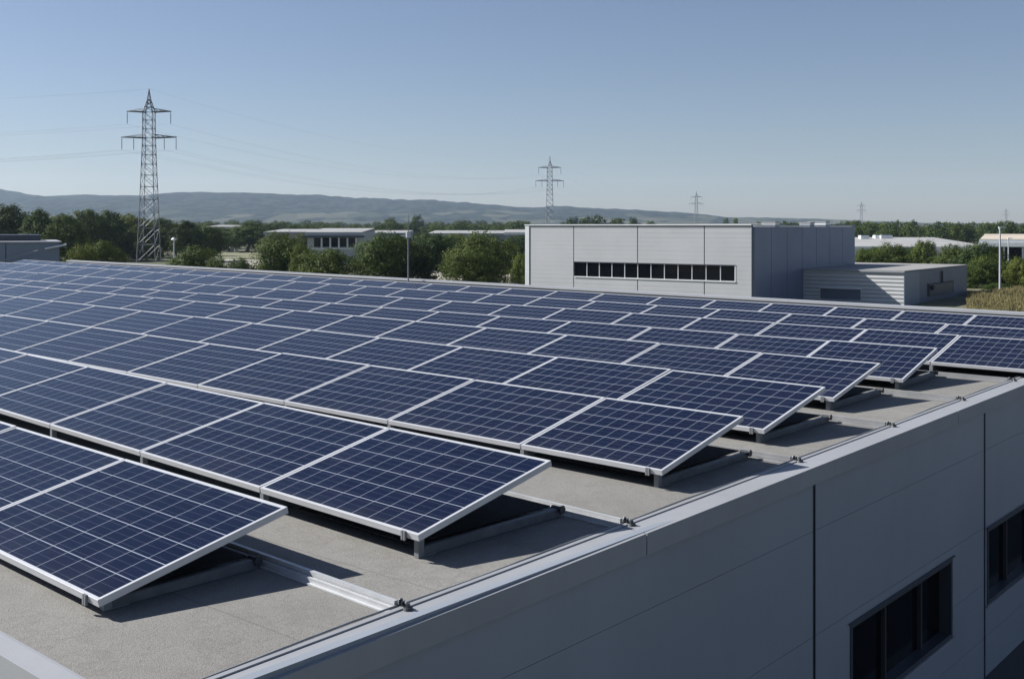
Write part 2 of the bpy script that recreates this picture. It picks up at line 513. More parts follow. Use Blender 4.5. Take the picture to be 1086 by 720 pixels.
A_IN, A_OUT, A_WALL = 4.40, 4.17, 4.20
B_FRONT, B_FAR, A_FAR = 2.55, 22.4, 44.0
bM = Matrix.Translation(RP(A_WALL, B_FRONT) * 1.0)
bM.translation.z = 0
bld = empty('industrial_building', bM)
tag(bld, 'grey metal clad industrial hall whose flat gravelled roof carries the solar panels', 'building')

m = MB()
NA, NB = 24, 14
a0, a1, b0, b1 = A_WALL - .0, A_FAR, B_FRONT - .08, B_FAR + .2
m.hexa([RP(a0 + .02, b0, -.30), RP(a1, b0, -.30), RP(a1, b1, -.30), RP(a0 + .02, b1, -.30), RP(a0 + .02, b0), RP(a1, b0), RP(a1, b1), RP(a0 + .02, b1)])
m.build('roof', MAT['roof'], bld, bM)

def strip(mb, prof2, b_s, b_e):
    """profile in (a, height) carried along B"""
    mb.sweep(prof2, lambda q: RP(q[0], b_s, q[1]), lambda q: RP(q[0], b_e, q[1]))
def strip_a(mb, prof2, a_s, a_e):
    mb.sweep(prof2, lambda q: RP(a_s, q[0], q[1]), lambda q: RP(a_e, q[0], q[1]))

# side coping: two lengths that meet in a butt joint, each with a raised inner lip
prof_c = [(A_OUT, -.125), (A_OUT, .022), (A_IN - .035, .026), (A_IN - .035, .012), (A_IN - .028, .012), (A_IN - .028, .034), (A_IN, .036),
          (A_IN, .002), (A_OUT + .028, .002), (A_OUT + .028, -.125)]
for (s, e) in ((B_FRONT - .13, 6.222), (6.234, 12.4), (12.412, B_FAR + .25)):
    m = MB(); strip(m, prof_c, s, e)
    m.build('coping', MAT['coping'], bld, bM)
# front coping, lower left corner of the view
prof_f = [(B_FRONT - .16, -.16), (B_FRONT - .16, .035), (B_FRONT - .135, .035), (B_FRONT - .135, .02), (B_FRONT - .02, .022), (B_FRONT, .02), (B_FRONT, .003),
          (B_FRONT - .13, .003), (B_FRONT - .13, -.16)]
m = MB(); strip_a(m, prof_f, A_IN + .004, A_FAR); m.build('front_coping', MAT['coping'], bld, bM)
# raised far parapet with a pale cap
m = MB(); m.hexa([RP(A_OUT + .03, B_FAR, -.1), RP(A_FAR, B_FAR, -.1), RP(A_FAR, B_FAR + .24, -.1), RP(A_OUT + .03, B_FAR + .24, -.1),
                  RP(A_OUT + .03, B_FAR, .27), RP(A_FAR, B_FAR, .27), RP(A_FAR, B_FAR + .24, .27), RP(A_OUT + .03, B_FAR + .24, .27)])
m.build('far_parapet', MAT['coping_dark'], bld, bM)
for (s, e) in ((A_OUT, 11.2), (11.206, 18.6), (18.606, 26), (26.006, 35), (35.006, A_FAR + .3)):
    m = MB(); strip_a(m, [(B_FAR - .04, .255), (B_FAR - .04, .297), (B_FAR + .28, .300), (B_FAR + .28, .25), (B_FAR + .26, .25), (B_FAR + .26, .28), (B_FAR - .025, .28), (B_FAR - .025, .255)], s, e)
    m.build('parapet_cap', MAT['coping'], bld, bM)
# left parapet
m = MB(); m.hexa([RP(A_FAR, B_FRONT, -.1), RP(A_FAR + .24, B_FRONT, -.1), RP(A_FAR + .24, B_FAR, -.1), RP(A_FAR, B_FAR, -.1),
                  RP(A_FAR, B_FRONT, .16), RP(A_FAR + .24, B_FRONT, .16), RP(A_FAR + .24, B_FAR, .16), RP(A_FAR, B_FAR, .16)])
m.build('left_parapet', MAT['white_metal'], bld, bM)

# side wall: storey-high cladding panels in front of a dark backing, with two window openings
def WP(b, z, out=0.):
    p = dA * (A_WALL - out) + dB * b
    p.z = HC + z
    return p
JT = [8.86, 13.385, 17.9]
WIN = [(9.60, 12.28, -4.46, -3.60), (13.47, 16.15, -4.42, -3.53)]
zb, zt = -HC, -2.16
zrows = [zb, -4.78, -4.155, -3.50, -2.60, zt + .1]
m = MB(); back = MB()
edges = [B_FRONT - .1] + JT + [B_FAR + .2]
for ci in range(len(edges) - 1):
    bs, be = edges[ci] + (.014 if ci else 0), edges[ci + 1] - .014
    for ri in range(len(zrows) - 1):
        z0, z1 = zrows[ri] + (.0016 if ri else 0), zrows[ri + 1] - .0016
        wz = [w for w in WIN if w[0] < be and w[1] > bs]
        rects = [(bs, be, z0, z1)]
        for w in wz:
            nr = []
            for (p0, p1, q0, q1) in rects:
                if w[2] >= q1 or w[3] <= q0: nr.append((p0, p1, q0, q1)); continue
                if w[0] > p0: nr.append((p0, w[0], q0, q1))
                if w[1] < p1: nr.append((w[1], p1, q0, q1))
                c0, c1 = max(p0, w[0]), min(p1, w[1])
                if w[3] < q1: nr.append((c0, c1, w[3], q1))
                if w[2] > q0: nr.append((c0, c1, q0, w[2]))
            rects = nr
        for (p0, p1, q0, q1) in rects:
            m.hexa([WP(p0, q0, 0), WP(p1, q0, 0), WP(p1, q0, -.06), WP(p0, q0, -.06), WP(p0, q1, 0), WP(p1, q1, 0), WP(p1, q1, -.06), WP(p0, q1, -.06)])
m.build('wall', MAT['wall'], bld, bM)
m = MB()
for a, b2 in ((B_FRONT - .1, WIN[0][0]), (WIN[0][1], WIN[1][0]), (WIN[1][1], B_FAR + .2)):
    m.hexa([WP(a, zb, -.07), WP(b2, zb, -.07), WP(b2, zb, -.12), WP(a, zb, -.12), WP(a, zt, -.07), WP(b2, zt, -.07), WP(b2, zt, -.12), WP(a, zt, -.12)])
for w in WIN:
    for q0, q1 in ((zb, w[2]), (w[3], zt)):
        m.hexa([WP(w[0], q0, -.07), WP(w[1], q0, -.07), WP(w[1], q0, -.12), WP(w[0], q0, -.12), WP(w[0], q1, -.07), WP(w[1], q1, -.07), WP(w[1], q1, -.12), WP(w[0], q1, -.12)])
m.build('wall_backing', MAT['joint'], bld, bM)
for b2 in JT[:2]:
    for s in (-.020, .012):
        m = MB(); m.hexa([WP(b2 + s, zb, .006), WP(b2 + s + .008, zb, .006), WP(b2 + s + .008, zb, -.05), WP(b2 + s, zb, -.05),
                          WP(b2 + s, zt + .04, .006), WP(b2 + s + .008, zt + .04, .006), WP(b2 + s + .008, zt + .04, -.05), WP(b2 + s, zt + .04, -.05)])
        m.build('joint_trim', MAT['frame_dark'], bld, bM)
# other walls
def wall_slab(name, P, Q, mat, t=.2):
    P, Q = Vector(P), Vector(Q); d = (Q - P).normalized(); nn = Vector((d.y, -d.x, 0)) * t
    m = MB(); top0, top1 = P.z - .14, Q.z - .14
    m.hexa([(P.x, P.y, 0), (Q.x, Q.y, 0), (Q.x + nn.x, Q.y + nn.y, 0), (P.x + nn.x, P.y + nn.y, 0),
            (P.x, P.y, top0), (Q.x, Q.y, top1), (Q.x + nn.x, Q.y + nn.y, top1), (P.x + nn.x, P.y + nn.y, top0)])
    return m.build(name, mat, bld, bM)
wall_slab('wall', RP(A_WALL + .08, B_FRONT - .1), RP(A_FAR + .2, B_FRONT - .1), MAT['wall'], .03)
wall_slab('wall', RP(A_WALL + .2, B_FAR + .12), RP(A_FAR + .1, B_FAR + .12), MAT['wall'], .05)
wall_slab('wall', RP(A_FAR + .12, B_FRONT), RP(A_FAR + .12, B_FAR), MAT['wall'], .05)
for wi, w in enumerate(WIN):
    def bar(mb, p0, p1, q0, q1, o0, o1):
        mb.hexa([WP(p0, q0, o1), WP(p1, q0, o1), WP(p1, q0, o0), WP(p0, q0, o0), WP(p0, q1, o1), WP(p1, q1, o1), WP(p1, q1, o0), WP(p0, q1, o0)])
    m = MB()
    bar(m, w[0], w[0] + .045, w[2], w[3], -.16, .012); bar(m, w[1] - .045, w[1], w[2], w[3], -.16, .012)
    bar(m, w[0] + .045, w[1] - .045, w[3] - .045, w[3], -.16, .012); bar(m, w[0] + .045, w[1] - .045, w[2], w[2] + .04, -.16, .012)
    fr = m.build('window', MAT['frame_dark'], bld, bM, bevel=.004)
    m = MB(); bar(m, w[0] + .045, w[1] - .045, w[2] + .04, w[3] - .045, -.13, -.12); m.build('pane', MAT['glass_dark'], fr, bM)
    for k in (1, 2):
        x = w[0] + (w[1] - w[0]) * (.02 + k * .36)
        m = MB(); bar(m, x - .018, x + .018, w[2] + .04, w[3] - .045, -.118, -.075); m.build('mullion', MAT['joint'], fr, bM)
    m = MB(); bar(m, w[0] - .05, w[1] + .05, w[2] - .022, w[2] - .002, .008, .03); m.build('sill', MAT['coping'], fr, bM)
    m = MB(); bar(m, w[0] - .04, w[1] + .06, w[3] + .002, w[3] + .016, .008, .022); m.build('head_flashing', MAT['frame_dark'], fr, bM)

# ------------------------------------------------------------------ solar panels
ROWS = {  # a, b, dz, yaw offset, panel pitch, measured seams
 1: (5.4547, 4.21201, -.045, -.01934, 1.976, [.02, 1.04, 1.98]),
 2: (4.89216, 6.00727, .035, -.03901, 1.741, [-.04, .97, 2.0, 3.01, 4.03, 4.98]),
 3: (4.7197, 8.54356, .015, -.00568, 1.625, [-.01, .91, 1.98, 3.01, 4.05, 5.05, 6.03, 7.05, 7.95]),
 4: (4.97858, 10.64225, -.00027, -.01109, 1.696, [-.04, 1.07, 2.06, 3.04, 4.03, 4.97, 5.88]),
 5: (5.18892, 12.74911, .0043, .00656, 1.585, [0., .98, 1.96, 2.98, 3.99, 5.0, 5.98, 7.02, 8.07]),
 6: (5.21456, 14.72599, -.01041, .03802, 1.496, [0., 1.0, 1.95, 2.96, 4.01, 5.04, 6.01]),
 7: (5.56226, 16.58387, -.00957, .02847, 1.444, [-.01, .96, 2.03, 2.99, 3.97, 5.02, 5.95, 7.04, 8.02]),
 8: (6.18859, 18.11122, -.00377, -.01279, 1.446, [.04, 1.0, 1.96, 2.98, 3.96, 5.02, 6.02]),
 9: (6.3547, 20.08242, -.00485, .00085, 1.366, [.06, 1.0, 1.96, 2.96, 3.91, 4.9, 6.03, 7.01, 8.06, 9.07]),
}
KMAX = {1: 4, 2: 6, 3: 11, 4: 13, 5: 16, 6: 18, 7: 21, 8: 25, 9: 27}
KMIN = {7: -1, 8: -1, 9: -1}
ORD = 'first second third fourth fifth sixth seventh eighth ninth tenth eleventh twelfth thirteenth fourteenth fifteenth sixteenth seventeenth eighteenth nineteenth twentieth'.split()
ORD += ['twenty-' + x for x in ORD[:9]] + ['thirtieth']
TILT = atan2(BZ, BW)
DEP = sqrt(BW * BW + BZ * BZ)
TH = .042

def panel_proto(w):
    """panel lying in its own plane: x along the row to the right, y up the slope, z = 0 the glass side"""
    fr = MB(); e = .023
    for (x0, x1, y0, y1) in ((0, w, 0, e), (0, w, DEP - e, DEP), (0, e, e, DEP - e), (w - e, w, e, DEP - e)):
        fr.box(x0, x1, y0, y1, -TH, 0)
    for (x0, x1, y0, y1) in ((e, w - e, e, e + .02), (e, w - e, DEP - e - .02, DEP - e)):   # inner return flange
        fr.box(x0, x1, y0, y1, -TH, -TH + .002)
    frame = fr.build('frame', MAT['aluminium'], None, bevel=.0025)
    me = bpy.data.meshes.new('cell_sheet')
    x0, x1, y0, y1, z = e - .002, w - e + .002, e - .002, DEP - e + .002, -.003
    me.from_pydata([(x0, y0, z), (x1, y0, z), (x1, y1, z), (x0, y1, z), (x0, y0, z - .006), (x1, y0, z - .006), (x1, y1, z - .006), (x0, y1, z - .006)], [],
                   [(0, 1, 2, 3), (7, 6, 5, 4), (0, 4, 5, 1), (1, 5, 6, 2), (2, 6, 7, 3), (3, 7, 4, 0)])
    uvl = me.uv_layers.new(name='UVMap')
    for poly in me.polygons:
        for li, vi in zip(poly.loop_indices, poly.vertices):
            uvl.data[li].uv = ((vi % 4 in (1, 2)) * 1.0, (vi % 4 in (2, 3)) * 1.0)
    # a white margin of a few millimetres round the outermost cells
    for poly in me.polygons:
        for li in poly.loop_indices:
            u, v = uvl.data[li].uv
            uvl.data[li].uv = (u * 1.004 - .002, v * 1.004 - .002)
    me.materials.append(MAT['cells'])
    cells = bpy.data.objects.new('cell_sheet', me); col.objects.link(cells)
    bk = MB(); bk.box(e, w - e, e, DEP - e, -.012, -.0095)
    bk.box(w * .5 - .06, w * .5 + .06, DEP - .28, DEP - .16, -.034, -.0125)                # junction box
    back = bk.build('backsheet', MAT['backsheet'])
    return frame, cells, back

def seams(i):
    a, b2, dz, dy, W, ms = ROWS[i]
    ks = list(range(KMIN.get(i, 0), KMAX[i] + 1))
    out = []
    for k in ks:
        if 0 <= k < len(ms): q = ms[k]
        elif k < 0: q = k + ms[0]
        else: q = k + (ms[-1] - (len(ms) - 1)) * max(0, 1 - (k - len(ms) + 1) * .25)
        out.append((k, q * W))
    return out

def row_frame(i):
    a, b2, dz, dy, W, ms = ROWS[i]
    ang = .84022 + dy
    d = Vector((-sin(ang), cos(ang), 0))                # along the row, to the left
    nrm = Vector((d.y, -d.x, 0))                        # across, towards the far side
    if nrm.dot(dB) < 0: nrm = -nrm
    O = dA * a + dB * b2
    O.z = HC - ZT + SA * a + SB * b2 + dz
    d3 = Vector((d.x, d.y, SA)).normalized()
    return O, d3, nrm

GROUP = 'solar panels in tilted rows on the roof'
count = 0
mount_roots = []
for i in range(1, 10):
    O, d3, nrm = row_frame(i)
    W = ROWS[i][4]
    S = seams(i)
    up = (nrm * cos(TILT) + Vector((0, 0, sin(TILT)))).normalized()
    X = -d3
    Z = X.cross(up).normalized(); up = Z.cross(X).normalized()
    proto = None
    w0 = W - .016
    for (k0, s0), (k1, s1) in zip(S[:-1], S[1:]):
        wid = s1 - s0 - .016
        org = O + d3 * (s1 - .008) - up * DEP            # low left corner
        n = k0 - KMIN.get(i, 0) + 1
        wob = Matrix.Rotation(R.uniform(-.005, .005), 4, 'X')
        M = Matrix.Translation(org) @ Matrix((X, up, Z)).transposed().to_4x4() @ wob @ Matrix.Diagonal((wid / w0, 1, 1, 1))
        lab = 'blue solar panel in the %s row from the front, %s from the parapet end' % (ORD[i - 1], ORD[n - 1])
        if proto is None:
            proto = empty('solar_panel', M)
            tag(proto, lab, 'solar panel', GROUP)
            for ch in panel_proto(w0): ch.parent = proto
        else:
            copy_tree(proto, M, lab)
        count += 1

# ------------------------------------------------------------------ mounts under each row
def roof_z(p):
    a, b2 = p.dot(dA), None
    # dA and dB are almost perpendicular: solve exactly
    det = dA.x * dB.y - dA.y * dB.x
    a = (p.x * dB.y - p.y * dB.x) / det
    b2 = (dA.x * p.y - dA.y * p.x) / det
    return HC - ZT - HR + SA * a + SB * b2, a, b2

RAIL_OFF = {1: -.06, 2: .30, 3: .34, 4: .36, 5: .34, 6: .30, 7: .25, 8: .25, 9: .2}
CLIPS = []
for i in range(1, 10):
    O, d3, nrm = row_frame(i)
    S = seams(i)
    dh = Vector((d3.x, d3.y, 0)).normalized()
    s_lo, s_hi = S[0][1], S[-1][1]
    root_p = O - nrm * BW * .5; root_p.z = roof_z(root_p)[0]
    Mr = Matrix.Translation(root_p)
    root = empty('panel_mount', Mr)
    tag(root, 'metal mounting frame under the %s row of solar panels from the front' % ORD[i - 1], 'panel mount', 'mounting frames under the panel rows')
    # rear rail: stepped profile, runs on to the side parapet
    def on_roof(s, off, hh):
        p = O + dh * s + nrm * off
        p.z = roof_z(p)[0] + hh
        return p
    ro = RAIL_OFF[i]
    # distance from the row end to the parapet lip
    a_end = roof_z(O + nrm * ro)[1]
    s_end = -(a_end - A_IN - .03)
    if i >= 7: s_end = S[0][1] + .2
    pr = [(-.060, .0), (-.060, .010), (-.040, .010), (-.040, .036), (-.022, .036), (-.022, .026), (-.008, .026), (-.008, .060), (.018, .060), (.018, .030), (.028, .030), (.028, .010), (.055, .010), (.055, .0)]
    m = MB()
    m.sweep(pr, lambda q: on_roof(s_end, ro + q[0], q[1] + .002), lambda q: on_roof(s_hi, ro + q[0], q[1] + .002))
    m.build('rear_rail', MAT['bright_aluminium' if i < 3 else 'dull_rail'], root, Mr)
    if i <= 6: CLIPS.append(on_roof(s_end, ro, 0))
    for idx, (k, s) in enumerate(S):
        ss = s + (.13 if idx == 0 else (0 if idx < len(S) - 1 else -.13))
        low = O + dh * ss - nrm * (BW + .0); lz = O.z + d3.z * ss - BZ - TH
        rz = roof_z(low)[0]
        # base beam from the low foot to the rear rail
        m = MB()
        bl = [(-.026, .006), (-.026, .058), (-.020, .065), (.020, .065), (.026, .058), (.026, .048), (.018, .042), (.018, .026), (.026, .020), (.026, .006)]
        def bp(q, off): return on_roof(ss + q[0], off, q[1])
        m.sweep(bl, lambda q: bp(q, -BW + (.11 if idx == 0 else .03)), lambda q: bp(q, ro - .09))
        m.build('base_beam', MAT['beam'], root, Mr)
        # front foot: a bent bracket between beam and frame
        m = MB()
        hgt = lz - rz
        rc = .07 if idx == 0 else 0
        def fp(x, off, hh): return on_roof(ss + x, off + rc, hh)
        def fbox(x0, x1, o0, o1, h0, h1):
            m.hexa([fp(x0, o0, h0), fp(x1, o0, h0), fp(x1, o1, h0), fp(x0, o1, h0), fp(x0, o0, h1), fp(x1, o0, h1), fp(x1, o1, h1), fp(x0, o1, h1)])
        hg = max(.03, hgt)
        fbox(-.030, .012, -BW + .012, -BW + .018, .003, hg)
        fbox(-.030, .012, -BW + .018, -BW + .16, .003, .009)
        fbox(-.030, -.024, -BW + .018, -BW + .06, .009, hg)
        m.build('front_foot', MAT['galvanised'], root, Mr)
        if idx == 0:                                     # end clamp on the low edge of the outermost panel
            m = MB()
            P0 = O + d3 * ss - nrm * (BW + .006); P0.z = O.z + d3.z * ss - BZ
            for dx, hh in ((-.022, .006), (.0, .006)):
                q = P0 - dh * dx
                m.box(-.008, .008, -.006, .008, -TH - .012, .004, lambda v, q=q: q - dh * v.x - nrm * v.y + Vector((0, 0, v.z)))
            m.build('end_clamp', MAT['galvanised'], root, Mr)
        # rear post and the hook that holds the high edge
        if idx == 0: ss += .55
        top = O + d3 * ss - nrm * .14; tz = O.z + d3.z * ss - .14 * math.tan(TILT) - TH
        m = MB()
        hh = tz - roof_z(top)[0]
        m.hexa([on_roof(ss - .02, -.155, .083), on_roof(ss + .02, -.155, .083), on_roof(ss + .02, -.12, .083), on_roof(ss - .02, -.12, .083),
                on_roof(ss - .02, -.155, hh), on_roof(ss + .02, -.155, hh), on_roof(ss + .02, -.12, hh + .004), on_roof(ss - .02, -.12, hh + .004)])
        m.build('rear_post', MAT['dark_steel'], root, Mr)
        if idx == 0: ss -= .55
        if idx == 0:
            m = MB()
            q = O + d3 * ss + nrm * .012
            m.hexa([q + dh * .03 + Vector((0, 0, -.055)), q - dh * .03 + Vector((0, 0, -.075)), q - dh * .03 - nrm * .09 + Vector((0, 0, -.10)), q + dh * .03 - nrm * .09 + Vector((0, 0, -.06)),
                    q + dh * .03 + Vector((0, 0, -.018)), q - dh * .03 + Vector((0, 0, -.018)), q - dh * .03 - nrm * .09 + Vector((0, 0, -.045)), q + dh * .03 - nrm * .09 + Vector((0, 0, -.045))])
            m.build('hook', MAT['dark_steel'], root, Mr)
            m = MB()
            e = on_roof(ss, ro - .10, .06)
            m.tube(e - dh * .045, e + dh * .045, .020, n=10)
            m.tube(e - dh * .055, e - dh * .045, .032, n=6)
            m.build('rail_bolt', MAT['dark_steel'], root, Mr)
            # black plate added between the beams, standing in for shade under the end panel
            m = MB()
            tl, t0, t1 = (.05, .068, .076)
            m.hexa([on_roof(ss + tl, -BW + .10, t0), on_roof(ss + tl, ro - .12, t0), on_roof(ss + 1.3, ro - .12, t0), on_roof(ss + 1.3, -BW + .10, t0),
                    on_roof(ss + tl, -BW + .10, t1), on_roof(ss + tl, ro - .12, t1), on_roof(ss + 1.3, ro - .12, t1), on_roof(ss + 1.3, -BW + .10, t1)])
            m.build('shade_plate', MAT['shade_black'], root, Mr)

# ------------------------------------------------------------------ lightning conductor along the side parapet
cp = RP(A_IN + .012, B_FRONT)
cab = MB()
pts = []
bb = B_FRONT + .05
while bb < B_FAR - .2:
    pts.append(RP(A_IN + .016 + .006 * sin(bb * 2.1), bb, .034 + .004 * sin(bb * 3.7))); bb += .3
Mc = Matrix.Translation(pts[0])
for a, b2 in zip(pts[:-1], pts[1:]): cab.tube(a, b2, .0065, n=6, cap=False)
c_o = cab.build('lightning_cable', MAT['galvanised'], None, Mc, smooth=True); c_o.matrix_world = Mc
tag(c_o, 'thin grey lightning conductor cable running along the inner lip of the side parapet', 'cable')
for k, p in enumerate(CLIPS):
    z, a, b2 = roof_z(p)
    base = RP(A_IN - .01, b2 + .02, .036)
    Mk = Matrix.Translation(base)
    root = empty('cable_clamp', Mk)
    tag(root, 'dark bolted cable clamp on the parapet lip beside the rail of the %s panel row' % ORD[k], 'clamp', 'cable clamps on the parapet')
    m = MB(); T = lambda v, base=base: base - dA * v.x * .72 + dB * v.y * .72 + Vector((0, 0, v.z * .75))
    m.box(-.045, .025, -.010, .010, .0, .008, T); m.box(-.03, -.022, -.02, .02, .010, .045, T); m.box(.0, .008, -.02, .02, .010, .038, T)
    m.build('bracket', MAT['dark_steel'], root, Mk)
    m = MB(); m.tube(T(Vector((-.06, .012, .028))), T(Vector((.03, .012, .026))), .008, n=8); m.tube(T(Vector((-.045, .012, .028))), T(Vector((-.034, .012, .028))), .017, n=6)
    m.build('bolt', MAT['galvanised'], root, Mk)
    m = MB(); c = T(Vector((.055, .0, -.011))); m.tube(c, c + Vector((0, 0, .012)), .030, .024, n=16); m.tube(c + Vector((0, 0, .012)), c + Vector((0, 0, .032)), .012, n=8)
    m.build('foot_disc', MAT['dark_steel'], root, Mk, smooth=False)

# lightning rod by the far parapet
rb = 22.15
ra = 23.2
base = RP(ra, rb); base.z = roof_z(base)[0]
Mk = Matrix.Translation(base)
rod = empty('lightning_rod', Mk)
tag(rod, 'tall thin grey air-termination rod standing on the roof by the far parapet', 'lightning rod')
Yr = base.y
zt_ = PZ(228, Yr); zm = PZ(249, Yr)
m = MB(); m.tube(base + Vector((0, 0, .1)), (base.x, base.y, zm),     .023, .021, n=10); m.tube((base.x, base.y, zm), (base.x, base.y, zt_), .016, .008, n=8)
m.build('pole', MAT['galvanised'], rod, Mk)
m = MB(); m.tube((base.x, base.y, zm - .09), (base.x, base.y, zm + .07), .07, n=10); m.tube((base.x - .22, base.y, zm - .03), (base.x + .1, base.y, zm - .03), .016)
m.build('collar', MAT['aluminium'], rod, Mk)
m = MB(); m.tube(base + Vector((0, 0, .004)), base + Vector((0, 0, .11)), .19, .17, n=20); m.build('base_block', MAT['concrete'], rod, Mk)

# ------------------------------------------------------------------ neighbouring buildings
def frame2(P, ang):
    return Matrix.Translation(Vector(P)) @ Matrix.Rotation(ang, 4, 'Z')

# pale hall with window band
L0 = Vector((PX(561, 82.5), 82.5, 0)); FD = Vector((.8, -.6, 0)); SD = Vector((.6, .8, 0))
FL = 17.65
Mh = Matrix((FD, SD, Vector((0, 0, 1)))).transposed().to_4x4(); Mh.translation = L0
hall = empty('warehouse', Mh)
tag(hall, 'pale grey ribbed warehouse with a long dark window band and shaded blue right side', 'building')
HT = HC + .02
def HB(x0, x1, y0, y1, z0, z1, mb): mb.box(x0, x1, y0, y1, z0, z1, lambda v: Mh @ v)
wz0, wz1 = PZ(293.6, 80.1), PZ(277.6, 80.1)
wx0, wx1 = 4.02, 16.5
m = MB()
DH = 18.3
jx = [0.06, 3.95, 9.22, 14.3, FL]
for a, b2 in zip(jx[:-1], jx[1:]):
    s, e = a + .035, b2 - (.035 if b2 < FL else .0)
    for z0, z1 in ((0, wz0), (wz0, wz1), (wz1, HT)):
        if z0 == wz0:
            if e < wx0: HB(s, e, 0, .15, z0, z1, m)
            elif s > wx1 or e > wx1: HB(max(s, wx1), e, 0, .15, z0, z1, m)
            continue
        HB(s, e, 0, .15, z0, z1, m)
m.build('front_wall', MAT['facade'], hall, Mh)
m = MB()
HB(.05, wx0, .16, .3, 0, HT, m); HB(wx1, FL, .16, .3, 0, HT, m); HB(wx0, wx1, .16, .3, 0, wz0, m); HB(wx0, wx1, .16, .3, wz1, HT, m)
m.build('wall_backing', MAT['joint'], hall, Mh)
m = MB(); HB(-.32, .04, -.05, .4, 0, HT + .04, m); m.build('corner_trim', MAT['white_metal'], hall, Mh)
m = MB(); HB(-.02, .2, .4, DH, 0, HT, m); m.build('left_wall', MAT['facade'], hall, Mh)
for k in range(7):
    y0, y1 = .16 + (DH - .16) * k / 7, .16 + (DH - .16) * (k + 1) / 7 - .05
    m = MB(); HB(FL + .004, FL + .16, y0, y1, 0, HT - .02, m); m.build('side_panel', MAT['shade_clad'], hall, Mh)
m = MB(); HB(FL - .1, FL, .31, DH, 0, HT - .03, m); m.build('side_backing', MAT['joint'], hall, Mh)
m = MB(); HB(.2, FL, DH - .2, DH, 0, HT, m); m.build('rear_wall', MAT['facade'], hall, Mh)
m = MB(); HB(.2, FL - .1, .3, DH - .2, HT - .25, HT - .02, m); m.build('roof', MAT['hall_roof'], hall, Mh)
m = MB(); HB(-.36, FL + .02, -.08, .34, HT + .05, HT + .13, m); m.build('roof_edge', MAT['white_metal'], hall, Mh)
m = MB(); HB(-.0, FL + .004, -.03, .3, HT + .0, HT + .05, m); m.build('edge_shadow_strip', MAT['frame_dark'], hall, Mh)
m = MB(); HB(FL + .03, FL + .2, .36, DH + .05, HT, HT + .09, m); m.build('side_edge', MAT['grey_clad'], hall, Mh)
npan = 12
for k in range(npan):
    x0 = wx0 + (wx1 - wx0) * k / npan; x1 = wx0 + (wx1 - wx0) * (k + 1) / npan
    m = MB(); HB(x1 - .055, x1 + .005, .06, .14, wz0 + .05, wz1 - .04, m)
    w_ = m.build('window', MAT['aluminium'], hall, Mh)
    m = MB(); HB(x0 + .005, x1 - .055, .10, .12, wz0 + .05, wz1 - .04, m); m.build('pane', MAT['glass_dark'], w_, Mh)
m = MB(); HB(wx0, wx1 + .06, -.05, .12, wz0 - .03, wz0 + .05, m); m.build('window_sill', MAT['white_metal'], hall, Mh)
m = MB(); HB(wx0, wx1 + .06, -.03, .12, wz1 - .04, wz1 + .02, m); m.build('window_head', MAT['frame_dark'], hall, Mh)
m = MB(); HB(wx1 - .0, wx1 + .06, -.02, .12, wz0 + .05, wz1 - .04, m); m.build('window_jamb', MAT['white_metal'], hall, Mh)
for k, (x, y, w, hh) in enumerate(((13.2, 13, 1.1, .28), (16.2, 15, 1.4, .34), (8.5, 16, 6, .16), (17.1, 10.5, .8, .25))):
    Mv = Mh @ Matrix.Translation((x, y, HT - .02))
    v = empty('roof_vent', Mv)
    tag(v, ['middle sized white vent, leftmost of three boxes', 'largest white vent box, between two smaller ones', 'long low skylight strip along the roof', 'smallest white vent, closest to the dark side edge'][k] + ' on the pale warehouse', 'roof vent', 'vents on the pale warehouse roof')
    m = MB(); m.box(-w / 2, w / 2, -.4, .4, 0, hh, lambda q: Mv @ q); m.build('housing', MAT['white_metal'], v, Mv)
    m = MB(); m.box(-w / 2 - .05, w / 2 + .05, -.45, .45, hh, hh + .06, lambda q: Mv @ q); m.build('cap', MAT['hall_roof'], v, Mv)

# low shed that leans against its right side
S0 = Vector((20.25, 78.4, 0))
Ms = Matrix((FD, SD, Vector((0, 0, 1)))).transposed().to_4x4(); Ms.translation = S0
shed = empty('annex_shed', Ms)
tag(shed, 'low corrugated annex with flat grey roof against the warehouse\'s shaded side', 'building')
SH = HC - 3.0; SL = 7.1; SW = 15.2
def SBx(x0, x1, y0, y1, z0, z1, mb): mb.box(x0, x1, y0, y1, z0, z1, lambda v: Ms @ v)
sx0, sx1, sz0, sz1 = 1.35, 4.2, .25, .98
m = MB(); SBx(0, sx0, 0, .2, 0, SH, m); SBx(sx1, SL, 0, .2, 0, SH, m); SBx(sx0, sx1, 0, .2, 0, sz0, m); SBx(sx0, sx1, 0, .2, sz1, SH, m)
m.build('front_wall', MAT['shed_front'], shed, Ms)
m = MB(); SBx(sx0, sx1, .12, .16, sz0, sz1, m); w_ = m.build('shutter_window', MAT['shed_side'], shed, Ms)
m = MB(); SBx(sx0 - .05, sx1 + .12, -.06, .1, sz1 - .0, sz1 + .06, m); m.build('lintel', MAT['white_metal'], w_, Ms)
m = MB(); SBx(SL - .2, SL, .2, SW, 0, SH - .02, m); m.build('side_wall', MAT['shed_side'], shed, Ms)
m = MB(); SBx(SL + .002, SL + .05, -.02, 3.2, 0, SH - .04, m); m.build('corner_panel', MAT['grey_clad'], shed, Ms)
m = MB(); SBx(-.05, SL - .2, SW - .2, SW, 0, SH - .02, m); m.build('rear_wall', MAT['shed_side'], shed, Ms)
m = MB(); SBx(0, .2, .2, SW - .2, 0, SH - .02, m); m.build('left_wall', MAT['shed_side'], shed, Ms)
m = MB(); SBx(-2.2, SL + .06, -.08, SW + .05, SH, SH + .07, m); m.build('roof', MAT['shed_roof'], shed, Ms)
m = MB(); SBx(-.05, SL + .08, -.10, -.082, SH - .06, SH + .08, m); m.build('gutter', MAT['coping'], shed, Ms)
